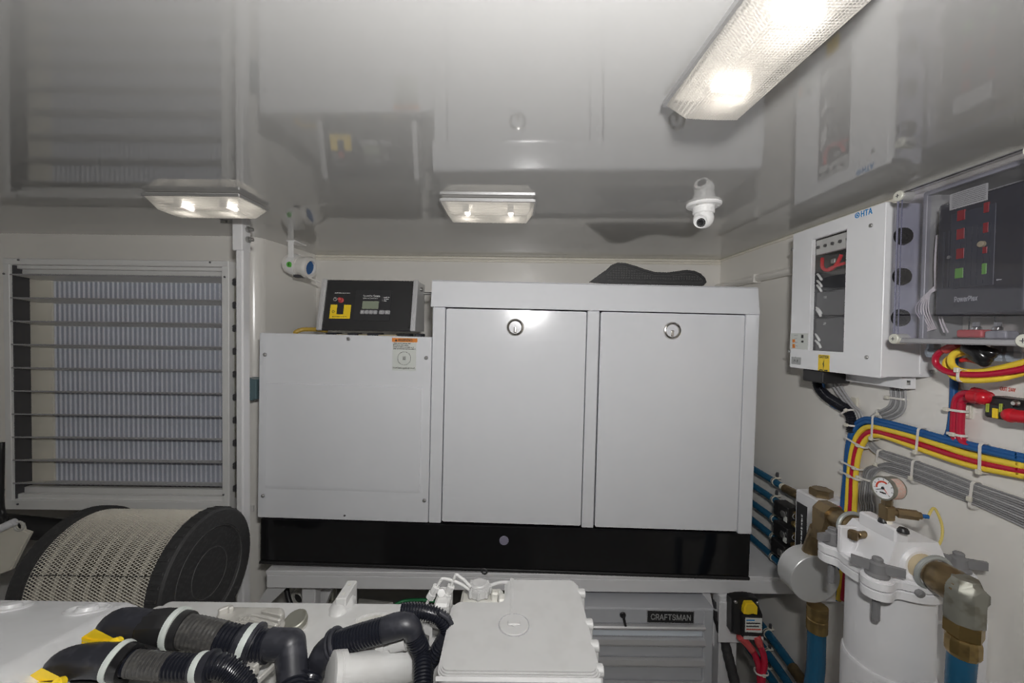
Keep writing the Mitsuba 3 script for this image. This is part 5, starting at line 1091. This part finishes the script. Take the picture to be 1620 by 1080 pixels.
# expanded metal: zigzag strands round the drum that touch their neighbours
pitch, rows, segs = .0125, 0, 296
strands = []; xs_ = np.arange(FCX0 + .031, FCX1 - .030, pitch / 2)
th = np.arange(segs + 1) * 2 * math.pi / segs
for n, x in enumerate(xs_):
    zz = np.where(np.arange(segs + 1) % 2 == 0, -1, 1) * (1 if n % 2 == 0 else -1) * pitch * .25
    R = .1372 + .0006 * (zz > 0)
    ctr = np.stack([x + zz, FCY + R * np.cos(th), FCZ + R * np.sin(th)], 1)
    up = np.stack([np.zeros(segs + 1), np.cos(th), np.sin(th)], 1)
    w, h = .00115, .0008
    ring4 = [ctr + A([w, 0, 0]) + up * h, ctr - A([w, 0, 0]) + up * h, ctr - A([w, 0, 0]) - up * h, ctr + A([w, 0, 0]) - up * h]
    vv = np.stack(ring4, 1).reshape(-1, 3); a = np.arange(segs) * 4
    ff = []
    for q in range(3):
        p, r = q, (q + 1) % 4
        ff += [np.stack([a + p, a + 4 + p, a + 4 + r], 1), np.stack([a + p, a + 4 + r, a + r], 1)]
    strands.append((vv, np.vstack(ff)))
off = 0; V, F = [], []
for vv, ff in strands: V.append(vv); F.append(ff + off); off += len(vv)
part('mesh_sleeve', (np.vstack(V), np.vstack(F)), 'm_meshwire', k, smooth=False, stuff=True, label='expanded metal mesh')
sa = math.radians(152)
for i in range(26):
    x = FCX0 + .034 + .0100 * i
    a = sa + .004 * math.sin(i * .7)
    c = A([x, FCY + .1392 * math.cos(a), FCZ + .1392 * math.sin(a)])
    part('seam_stitch', tf(box(-.0030, .0030, -.0008, .0008, -.001, .0008), frame(c, (1, 0, 0), ez=(0, math.cos(a), math.sin(a)))), 'm_black', k)
k = thing('plastic_bracket', 'cream plastic bracket with a round eye at the left edge below the louver', 'bracket')
bp_ = lambda x, y, Y=1.08: at(x, y, Y)
PB = frame((0, 1.08, 0), (1, 0, 0), ez=(0, -1, 0))
pt = lambda x, y: (bp_(x, y)[0], bp_(x, y)[2])
eye = Point(pt(30, 832)).buffer(.016)
part('plate', prism(Polygon([pt(-60, 848), pt(0, 832), pt(22, 824), pt(36, 828), pt(39, 838), pt(50, 842), pt(40, 860), pt(20, 900), pt(-60, 930)]).difference(Point(pt(30, 832)).buffer(.010)), .010, shift(PB, z=-.005), c=.002), 'm_cream', k, smooth=40)
part('eye_ring', ring(bp_(30, 832, 1.075), (0, 1, 0), .0125, .003, 24, 8), 'm_dullwhite', k)
part('arm', tube([bp_(-40, 856, 1.05), bp_(0, 836, 1.06), bp_(24, 825, 1.07)], .010, 12), 'm_castwhite', k)
solo('black_duct', tube([(-1.75, 1.30, .955), (-1.4, 1.34, .90), (-1.15, 1.38, .86)], .035, 16), 'm_blackmatte', 'black duct in the dark space under the louver', 'duct', smooth=True)
solo('black_hose', tube([at(2, 700, 1.27), at(1, 790, 1.27), at(4, 812, 1.27), at(8, 828, 1.26), at(-10, 860, 1.25)], .008, 10), 'm_black', 'thin black hose hanging at the left edge beside the louver frame', 'hose', smooth=True)

# ------------------------------------------------------------------ engine: white covers and castings
k = eng = thing('engine', 'white boat engine with grey cast cover filling the foreground', 'engine')
def cvz(Y): return 1.215 + .327 * (.56 - Y)
sec = []
for Y in np.linspace(.30, .555, 12):
    X = -.528 + (.55 - Y) / .178 * .050
    e = .012 * max(0, (Y - .545) / .01)
    sec.append([(X - .60, Y, cvz(Y)), (X - .010, Y, cvz(Y) - e * .3), (X - .003, Y, cvz(Y) - .0015 - e * .4), (X + .003, Y, cvz(Y) - .005 - e * .5), (X + .085, Y, cvz(Y) - .058), (X + .11, Y, cvz(Y) - .15), (X - .60, Y, cvz(Y) - .15)])
sec = A(sec); n1, n2 = sec.shape[:2]
f = []
for i in range(n1 - 1):
    for j in range(n2):
        a, b = i * n2 + j, i * n2 + (j + 1) % n2
        f += [(a, b + n2, b), (a, a + n2, b + n2)]
cvm = trimesh.Trimesh(sec.reshape(-1, 3), f, process=False)
endv = sec[-1] + A([0, .006, -.006]); 
cvm = cat(cvm, hull(np.vstack([sec[-1], endv])), hull(np.vstack([sec[0], sec[0] + A([0, -.005, 0])]))); cvm.fix_normals()
cv = part('side_cover', cvm, 'm_coverwhite', k, smooth=40)
cn = A([0, .327, 1.0]); cn /= np.linalg.norm(cn)
for x, y in ((15, 961), (137, 965), (-115, 958)):
    d = ray(x, y); P0 = A([0, .56, 1.215]); t = ((P0 - EYE) @ cn) / (d @ cn); c = EYE + d * t
    part('bolt_boss', lathe([(.0215, .000), (.0225, .0022), (.0200, .0034), (.0165, .0008), (.0120, .0008), (.0105, .0055), (.0070, .0070), (0, .0070)], frame(c - cn * .0005, (1, 0, 0), ez=cn), 36), 'm_coverwhite', cv)
part('rear_casting', cat(rbox(-.500, -.285, .375, .577, 1.08, 1.205, .010), rbox(-.310, -.066, .468, .577, 1.08, 1.205, .010), rbox(-.515, -.42, .53, .573, 1.10, 1.202, .012)), 'm_enginewhite', k)
rec = Point(0, 0).buffer(1, quad_segs=12)
rec = affinity.scale(rec, .034, .018)
c = onz(596, 985, 1.205)
part('oval_rim', prism(rec.difference(affinity.scale(rec, .80, .72)), .006, frame((c[0], c[1], 1.203), (1, .1, 0), ez=(0, 0, 1)), c=.002), 'm_enginewhite', k, smooth=40)
part('oval_cover', prism(affinity.scale(rec, .82, .74), .002, frame((c[0], c[1], 1.2045), (1, .1, 0), ez=(0, 0, 1))), 'm_dullwhite', k)
lg = part('lifting_lug', box(-.2455, -.2305, .555, .597, 1.185, 1.2225, .0015), 'm_enginewhite', k)
for y in (.565, .586): part('hole', cyl((-.238, y, 1.2220), (-.238, y, 1.2229), .0030, 14), 'm_dullwhite', lg)
wp = np.random.default_rng(5)
weld = trimesh.creation.icosphere(subdivisions=3, radius=1.0); weld.apply_scale([.0165, .026, .012]); weld.vertices += (meshkit.noise(weld.vertices * 260, 3)[:, None] - .5) * .003
part('weld', weld.apply_translation((-.240, .566, 1.202)), 'm_enginewhite', lg, smooth=True)
# grey cast cover
cz = 1.222
ca = part('cast_cover', cat(rbox(-.455, -.292, .34, .520, 1.15, cz, .008), rbox(-.385, -.300, .45, .534, 1.16, cz + .006, .010)), 'm_castalu', k, label='grey cast aluminium cover')
def cbar(x0, y0, x1, y1, w, h, z=cz):
    a, b = onz(x0, y0, z), onz(x1, y1, z); d = b - a; L = np.linalg.norm(d)
    return tf(box(0, L, -w / 2, w / 2, -.004, h, .0012), frame(a, d, ez=(0, 0, 1)))
for q in ((285, 1038, 306, 1014, .008, .006), (300, 1014, 395, 1030, .004, .004), (236, 1079, 254, 1068, .008, .006), (395, 1038, 414, 1050, .007, .008), (394, 1052, 406, 1062, .007, .008), (386, 1062, 400, 1072, .007, .008), (408, 1076, 436, 1050, .004, .003), (272, 1032, 300, 1030, .008, .006)):
    part('rib', cbar(*q), 'm_castalu', ca)
for q in ((398, 974, 443, 984, .004, .004), (397, 982, 438, 993, .005, .005), (414, 970, 446, 977, .004, .005), (345, 972, 366, 964, .006, .007), (364, 965, 366, 969, .006, .007)):
    part('rib', cbar(*q, z=cz + .006), 'm_castalu', ca)
part('lettering', text('IIIO', .0085, turn(frame(onz(372, 984, cz + .006), (1, 0, 0), ez=(0, 0, 1)), 8), .0012), 'm_castalu', ca, smooth=False)
part('lettering', text('A1', .008, turn(frame(onz(322, 1029, cz), (1, 0, 0), ez=(0, 0, 1)), 0), .0012), 'm_inkwhite', ca, smooth=False)
part('cap_post', cyl((-.285, .528, 1.15), (-.283, .5225, 1.213), .0138, 28), 'm_castalu', k)
part('post_cap', lathe([(0, -.004), (.0135, -.004), (.0143, -.002), (.0143, .004), (.0128, .0052), (0, .0046)], axis_frame((-.2825, .5215, 1.214), (-.10, -.30, 1)), 32), 'm_nickel', k, label='dull metal cap')

# ------------------------------------------------------------------ harness conduits on the engine
def ribbed(pts, r, pitch=.0046, depth=.0019, sides=20, n=8):
    p, t = resample(spline(pts, n), pitch / 4)
    return sweep(p, r + depth * np.where((np.arange(len(p)) % 4) < 2, .5, -.5), sides)
D1, D2 = .450, .405
a1 = lambda *ps: [at(x, y, D1) for x, y in ps]
a2 = lambda *ps: [at(x, y, D2) for x, y in ps]
k = thing('wiring_conduit', 'black conduit with connector boot from the upper yellow clip across the cast cover', 'cable conduit')
p = spline(a1((181, 1006), (181, 998), (186, 991), (200, 988), (222, 989), (236, 990)), 6)
part('boot', sweep(p, np.interp(np.arange(len(p)), [0, 6, 14, 22, len(p) - 1], [.0172, .0178, .0180, .0165, .0160]), 22), 'm_rubberblue', k, label='smooth black boot')
p = spline(a1((226, 996), (240, 995), (262, 993), (276, 994)), 6)
part('connector', sweep(p, np.interp(np.arange(len(p)), [0, 4, 12, len(p) - 1], [.0150, .0200, .0205, .0190]), 10), 'm_black', k)
part('connector_lever', cbar(222, 1022, 250, 1032, .004, .004, 1.250), 'm_black', k)
part('connector_block', tf(box(-.010, .006, -.012, .012, -.02, .004, .002), frame(a1((236, 1020))[0], (1, 0, 0), ez=(0, 0, 1))), 'm_black', k)
part('conduit', ribbed(a1((272, 994), (290, 997), (320, 1003), (360, 1012), (400, 1020), (428, 1022)), .0158), 'm_conduit', k, smooth=50, label='ribbed black conduit')
p = spline(a1((292, 997.5), (320, 1003), (349, 1009.5)), 6)
part('tape', ribbed([p[0], p[len(p) // 2], p[-1]], .0170, depth=.0005), 'm_tape', k, smooth=50, label='clear tape over the ribs')
def band(x, y, x2, y2, D, r, w, mt, nm, lab=None):
    c, d = at(x, y, D), at(x2, y2, D) - at(x, y, D); d /= np.linalg.norm(d)
    part(nm, lathe([(r - .004, -w / 2), (r, -w / 2), (r + .0006, 0), (r, w / 2), (r - .004, w / 2)], axis_frame(c, d), 28), mt, k, label=lab)
band(279, 994, 292, 995, D1, .0212, .0065, 'm_greenwhite', 'white_band', 'white tape band')
band(281, 996, 292, 997, D1, .0192, .020, 'm_black', 'collar')
band(393, 1018, 404, 1020.5, D1, .0195, .007, 'm_greenwhite', 'white_band', 'white tape band')
band(393, 1018, 404, 1020.5, D1, .0188, .020, 'm_rubberblue', 'collar')
part('collar', lathe([(.012, -.002), (.0205, -.002), (.0205, .002), (.012, .002)], axis_frame(at(403, 1017, D1), at(410, 1018.5, D1) - at(403, 1017, D1)), 28), 'm_rubberblue', k)
e_ = [at(424, 1018, D1), at(459, 1020, D1), at(464, 1076, .435)]
part('elbow', cat(cyl(e_[0], e_[1], .0160, 24, r1=.0165), trimesh.creation.icosphere(subdivisions=3, radius=.0165).apply_translation(e_[1]), cyl(e_[1], e_[2], .0165, 24, r1=.0158)), 'm_rubberblue', k, label='smooth black elbow')
part('conduit', ribbed([at(464, 1070, .438), at(464, 1085, .43), at(463, 1125, .41)], .0160), 'm_conduit', k, smooth=50)
k = thing('wiring_conduit', 'black conduit with connector boot from the lower yellow clip, curving down in front', 'cable conduit')
p = spline(a2((97, 1066), (97, 1057), (106, 1050), (130, 1045), (160, 1044), (184, 1046)), 6)
part('boot', sweep(p, np.interp(np.arange(len(p)), [0, 6, 14, 24, len(p) - 1], [.0135, .0150, .0152, .0155, .0165]), 22), 'm_rubberblue', k, label='smooth black boot')
band(187, 1045, 200, 1048, D2, .0182, .006, 'm_greenwhite', 'white_band', 'white tape band')
band(196, 1047, 207, 1049, D2, .0168, .012, 'm_blackgloss2', 'collar')
part('connector', cat(tf(box(-.030, .040, -.010, .012, -.022, -.006, .003), frame(a2((130, 1060))[0], (1, 0, 0), ez=(0, 0, 1)))), 'm_black', k)
part('conduit', ribbed(a2((200, 1048), (230, 1051), (270, 1054), (310, 1056), (345, 1053), (368, 1064), (385, 1085), (392, 1120)), .0110, .0040), 'm_conduit', k, smooth=50, label='ribbed black conduit')
part('tape', ribbed(a2((210, 1049), (240, 1052), (267, 1054)), .0122, .0040, .0005), 'm_tape', k, smooth=50, label='clear tape over the ribs')
band(318, 1055.5, 330, 1055, D2, .0136, .0068, 'm_greenwhite', 'white_band', 'white tape band')
band(320, 1055.5, 330, 1055, D2, .0131, .016, 'm_rubberblue', 'collar')
part('collar', lathe([(.010, -.002), (.0150, -.002), (.0150, .002), (.010, .002)], axis_frame(at(333, 1054, D2), at(340, 1054, D2) - at(333, 1054, D2)), 28), 'm_rubberblue', k)
def clip(top, edge, lobe, D, label):
    k = thing('connector_clip', label, 'clip')
    P = lambda x, y, q=0.0: at(x, y, D + q)
    part('body', hull([P(*p, q) for p in top for q in (0, .010)]), 'm_yellow', k, smooth=20)
    for n, (d0, d1, q) in enumerate(((0, 5, -.0015), (5.5, 9.5, 0), (10, 15, -.0012))):   # stacked rims
        for a, b in zip(edge[:-1], edge[1:]):
            part('rim', hull([P(x, y + o, q + e) for x, y in (a, b) for o in (d0, d1) for e in (0, .010)]), 'm_yellow', k, smooth=20)
    part('lobe', prism(disc_poly(0, 0, .0055 * D / .42), .008, frame(P(*lobe, -.001), (1, .0, -.15), ez=(.1, -1, .5)), c=.002), 'm_yellow', k, smooth=40)
clip([(129, 1008), (150, 994), (154, 1007), (178, 1010), (190, 1014), (146, 1014)], [(129, 1008), (146, 1013), (176, 1014), (192, 1011)], (187, 1016), D1 - .030, 'yellow connector clip under the upper black boot')
clip([(40, 1073), (66, 1056), (69, 1069), (94, 1070), (102, 1074), (60, 1078)], [(40, 1073), (60, 1078), (86, 1079), (102, 1076)], (98, 1079), D2 - .024, 'yellow connector clip under the lower black boot at the bottom edge')
D3 = .455
a3 = lambda *ps: [at(x, y, D3) for x, y in ps]
k = thing('wiring_conduit', 'thick black conduit with a ring rising from the middle elbow to the right', 'cable conduit')
part('conduit', ribbed([at(484, 1112, .425), at(489, 1080, .44), *a3((499, 1058), (510, 1040))], .0130, .0046), 'm_conduit', k, smooth=50)
p = spline(a3((504, 1052), (511, 1040), (522, 1028), (537, 1020)), 6)
part('elbow', sweep(p, np.interp(np.arange(len(p)), [0, 8, len(p) - 1], [.0135, .0160, .0150]), 20), 'm_rubberblue', k, label='smooth black elbow')
part('flange_ring', cat(ring(at(534, 1017, D3), at(545, 1012, D3) - at(534, 1017, D3), .0150, .0028, 30, 10), ring(at(527, 1020, D3), at(545, 1012, D3) - at(534, 1017, D3), .0150, .0020, 30, 10)), 'm_rubberblue', k)
part('conduit', ribbed(a3((530, 1020), (555, 1011), (585, 1002), (612, 995)), .0128, .0038), 'm_conduit', k, smooth=50, label='ribbed black conduit')
p = spline(a3((608, 996), (624, 991), (640, 988), (650, 993), (655, 1004)), 6)
part('sleeve', sweep(p, np.interp(np.arange(len(p)), [0, 6, 14, len(p) - 1], [.0136, .0140, .0130, .0108]), 20), 'm_rubberblue', k, label='smooth black sleeve')
part('conduit', ribbed([*a3((652, 998), (660, 1014), (667, 1034)), at(669, 1060, .44), at(668, 1112, .415)], .0098, .0032), 'm_conduit', k, smooth=50)
D4 = .470
a4 = lambda *ps: [at(x, y, D4) for x, y in ps]
k = thing('wiring_conduit', 'black conduit looping over the middle conduit and down beside the white tank', 'cable conduit')
part('conduit', ribbed(a4((636, 967), (658, 966), (682, 970), (700, 980), (709, 997), (705, 1012)), .0084, .0032), 'm_conduit', k, smooth=50, label='ribbed black conduit')
part('coupler', sweep(spline(a4((708, 1000), (704, 1010), (699, 1019)), 5), .0098, 18), 'm_rubberblue', k)
part('conduit', ribbed(a4((702, 1012), (693, 1028), (683, 1042), (677, 1051)), .0086, .0044), 'm_conduit', k, smooth=50)
part('coupler', sweep(spline(a4((682, 1042), (677, 1051), (675, 1057)), 5), .0090, 18), 'm_rubberblue', k)
part('conduit', ribbed([*a4((676, 1053)), at(673, 1067, .455), at(672, 1085, .44), at(672, 1125, .42)], .0084, .0044), 'm_conduit', k, smooth=50)
solo('engine_cable', tube([at(x, y, .465) for x, y in ((694, 968), (710, 980), (718, 1000), (715, 1024), (707, 1050), (701, 1075), (694, 1120))], .0030, 10), 'm_rubberblue', 'thin black cable running down between the looping conduit and the white tank', 'cable', smooth=True)

# ------------------------------------------------------------------ white tank, its cap and lines
TZ = 1.255
k = thing('expansion_tank', 'white coolant tank with a round plug and side pegs at the bottom centre', 'tank')
tl = unary_union([sbox(-.073, .395, .094, .508), sbox(-.006, .395, .096, .556)]).buffer(-.012).buffer(.012).buffer(.010).buffer(-.010)
part('body', prism(tl, .16, frame((0, 0, TZ - .16), (1, 0, 0), ez=(0, 0, 1)), c=.005), 'm_tankwhite', k, smooth=50)
part('rib', hull([(.0015, .48, TZ), (.0065, .48, TZ), (.0015, .554, TZ), (.0065, .554, TZ), (.004, .48, TZ + .0008), (.004, .554, TZ + .0008)]), 'm_tankwhite', k, smooth=50)
part('seam', box(-.0022, -.0008, .400, .448, TZ - .001, TZ + .0007), 'm_tankwhite', k)
part('front_rim', hull([(-.073, .396, TZ - .003), (.094, .396, TZ - .003), (-.073, .3935, TZ - .006), (.094, .3935, TZ - .006), (-.073, .397, TZ - .009), (.094, .397, TZ - .009)]), 'm_tankwhite', k)
pc = onz(813, 988, TZ)
pl = part('plug', lathe([(0, .0012), (.0168, .0012), (.0175, .0004), (.0178, -.002), (0, -.002)], frame((pc[0], pc[1], TZ), (1, 0, 0), ez=(0, 0, 1)), 44), 'm_tankwhite', k)
part('plug_groove', lathe([(.0176, .0003), (.0186, .0003), (.0186, -.001), (.0176, -.001)], frame((pc[0], pc[1], TZ), (1, 0, 0), ez=(0, 0, 1)), 44), 'm_grey', k)
part('plug_grip', cat(rbox(pc[0] - .0075, pc[0] + .0075, pc[1] - .0035, pc[1] + .0035, TZ, TZ + .0035, .0015), hexnut((pc[0], pc[1], TZ), (pc[0], pc[1], TZ + .0028), .0055)), 'm_tankwhite', pl)
for x, y in ((922, 934), (934, 982), (943, 1016), (950, 1054)):
    c = onz(x, y, TZ - .004)
    part('peg', cat(cyl((c[0] - .012, c[1], c[2] - .004), (c[0] + .003, c[1], c[2] - .004), .0062, 16, .001), box(c[0] - .012, c[0] + .002, c[1] - .005, c[1] + .005, c[2] - .03, c[2] - .004, .001)), 'm_tankwhite', k)
part('neck', cat(cyl((-.0415, .545, 1.20), (-.0415, .545, 1.245), .0130, 24), box(-.066, -.008, .512, .56, 1.19, 1.238, .004), box(-.014, -.003, .515, .53, 1.20, 1.250, .002), box(-.024, -.014, .53, .54, 1.20, 1.249, .002)), 'm_dullwhite', k)
cp = prism(unary_union([disc_poly(0, 0, .0155, 12)] + [disc_poly(.0155 * math.cos(a), .0155 * math.sin(a), .0024, 4) for a in np.arange(8) * math.pi / 4]), .012, frame((-.0415, .545, 1.240), (1, 0, 0), ez=(0, 0, 1)), c=.003)
c_ = part('cap', cat(cp, lathe([(.0095, .012), (.0085, .0135), (.003, .0128), (0, .0135)], frame((-.0415, .545, 1.240), (1, 0, 0), ez=(0, 0, 1)), 24)), 'm_tankwhite', k, smooth=40, label='white screw cap')
part('overflow_clip', ring((-.036, .566, 1.257), (0.3, 1, .2), .0040, .0013, 18, 8), 'm_black', k)
part('overflow_tube', tube([(-.026, .548, 1.248), (-.012, .55, 1.251), (.0, .55, 1.251)], .0026, 10), 'm_tankwhite', k)
k = thing('fuel_lines', 'two thin white bent metal lines with nuts behind the looping conduit', 'fuel lines')
DL = .53
al = lambda *ps: [at(x, y, DL) for x, y in ps]
part('line', tube(al((668, 968), (681, 944), (692, 926), (698, 917), (702, 915), (712, 917), (728, 923), (742, 932)), .0021, 10, 4), 'm_enginewhite', k)
part('line', tube(al((698, 968), (707, 944), (714, 926), (720, 911), (723, 909), (727, 912), (736, 919), (744, 928)), .0021, 10, 4), 'm_enginewhite', k)
for (xa, ya, xb, yb) in ((681, 944, 690, 928), (706, 944, 713, 928)):
    a_, b_ = at(xa, ya, DL), at(xb, yb, DL); d = (b_ - a_) / np.linalg.norm(b_ - a_)
    part('nut', cat(hexnut(a_ - d * .002, a_ + d * .006, .0062), cyl(a_ + d * .006, a_ + d * .011, .0046, 14), hexnut(a_ + d * .010, a_ + d * .017, .0056)), 'm_enginewhite', k, smooth=25)
part('bridge', cat(box(*sum([[min(a, b), max(a, b)] for a, b in zip(at(691, 942, DL + .004), at(705, 934, DL + .016))], []), .001), hexnut(at(698, 938, DL - .004), at(698, 936, DL + .010), .0055)), 'm_enginewhite', k)
k = thing('white_pipe', 'short white upright pipe behind the looping conduit beside the white tank', 'pipe')
part('pipe', cyl(at(688, 1000, .505), at(704, 946, .535), .0115, 24, .002), 'm_enginewhite', k)
part('flange', box(-.098, -.078, .51, .55, 1.19, 1.246, .003), 'm_enginewhite', k)
k = thing('white_cylinder', 'white horizontal cylinder with an end flange at the bottom edge under the black conduit', 'cylinder')
a_, b_ = at(536, 1068, .43), at(656, 1046, .475)
d = (b_ - a_) / np.linalg.norm(b_ - a_)
part('tube', cyl(a_, b_, .0185, 32, .002), 'm_enginewhite', k)
part('flange', lathe([(0, -.010), (.020, -.010), (.0235, -.008), (.0235, -.002), (.0225, -.001), (.0235, 0), (.0235, .005), (0, .005)], axis_frame(a_, d), 36), 'm_enginewhite', k)
part('end_bracket', hull([at(x, y, .465) for x, y in ((653, 1047), (659, 1047), (656, 1100), (649, 1100))] + [at(x, y, .475) for x, y in ((653, 1047), (659, 1047), (656, 1100), (649, 1100))]), 'm_enginewhite', k)
k = thing('pipe_union', 'thin white pipe with white hex nuts above the white cylinder', 'pipe fitting')
DU = .462
u = lambda x, y: at(x, y, DU)
part('pipe', tube([u(500, 1066), u(520, 1052), u(545, 1042), u(582, 1030)], .0042, 12), 'm_enginewhite', k)
for (xa, xb, r, f_) in ((583, 590, .0072, 'h'), (590, 597, .0058, 'c'), (597, 610, .0092, 'h'), (610, 619, .0050, 'c'), (619, 640, .0080, 'c'), (640, 643, .0088, 'c'), (643, 655, .0055, 'c')):
    ya, yb = 1029 - (xa - 583) * .24, 1029 - (xb - 583) * .24
    part('nut' if f_ == 'h' else 'sleeve', (hexnut if f_ == 'h' else cyl)(u(xa, ya), u(xb, yb), r), 'm_enginewhite', k, smooth=25)
k = thing('pipe_union', 'dull pale pipe union half hidden under the black ribbed conduit', 'pipe fitting')
u = lambda x, y: at(x, y, .485)
for (xa, xb, r, f_) in ((556, 574, .0060, 'c'), (574, 587, .0075, 'h'), (587, 601, .0095, 'h'), (601, 614, .0055, 'c'), (614, 642, .0085, 'h')):
    ya, yb = 1022 - (xa - 556) * .22, 1022 - (xb - 556) * .22
    part('nut' if f_ == 'h' else 'sleeve', (hexnut if f_ == 'h' else cyl)(u(xa, ya), u(xb, yb), r), 'm_dullwhite', k, smooth=25)
solo('white_bracket', cat(hull([at(x, y, .478 + q) for x, y in ((668, 984), (680, 984), (684, 1008), (672, 1002)) for q in (0, .006)]), hull([at(x, y, .476 + q) for x, y in ((680, 994), (684, 990), (683, 1022), (678, 1022)) for q in (0, .008)])), 'm_enginewhite', 'small white bracket seen inside the loop of the black conduit', 'bracket')
part('lower_body', box(-.60, .08, .32, .60, .25, 1.12, .01), 'm_dullwhite', eng)
part('engine_bed', box(-.9, .06, .30, .62, .15, .26, .01), 'm_dullwhite', eng)
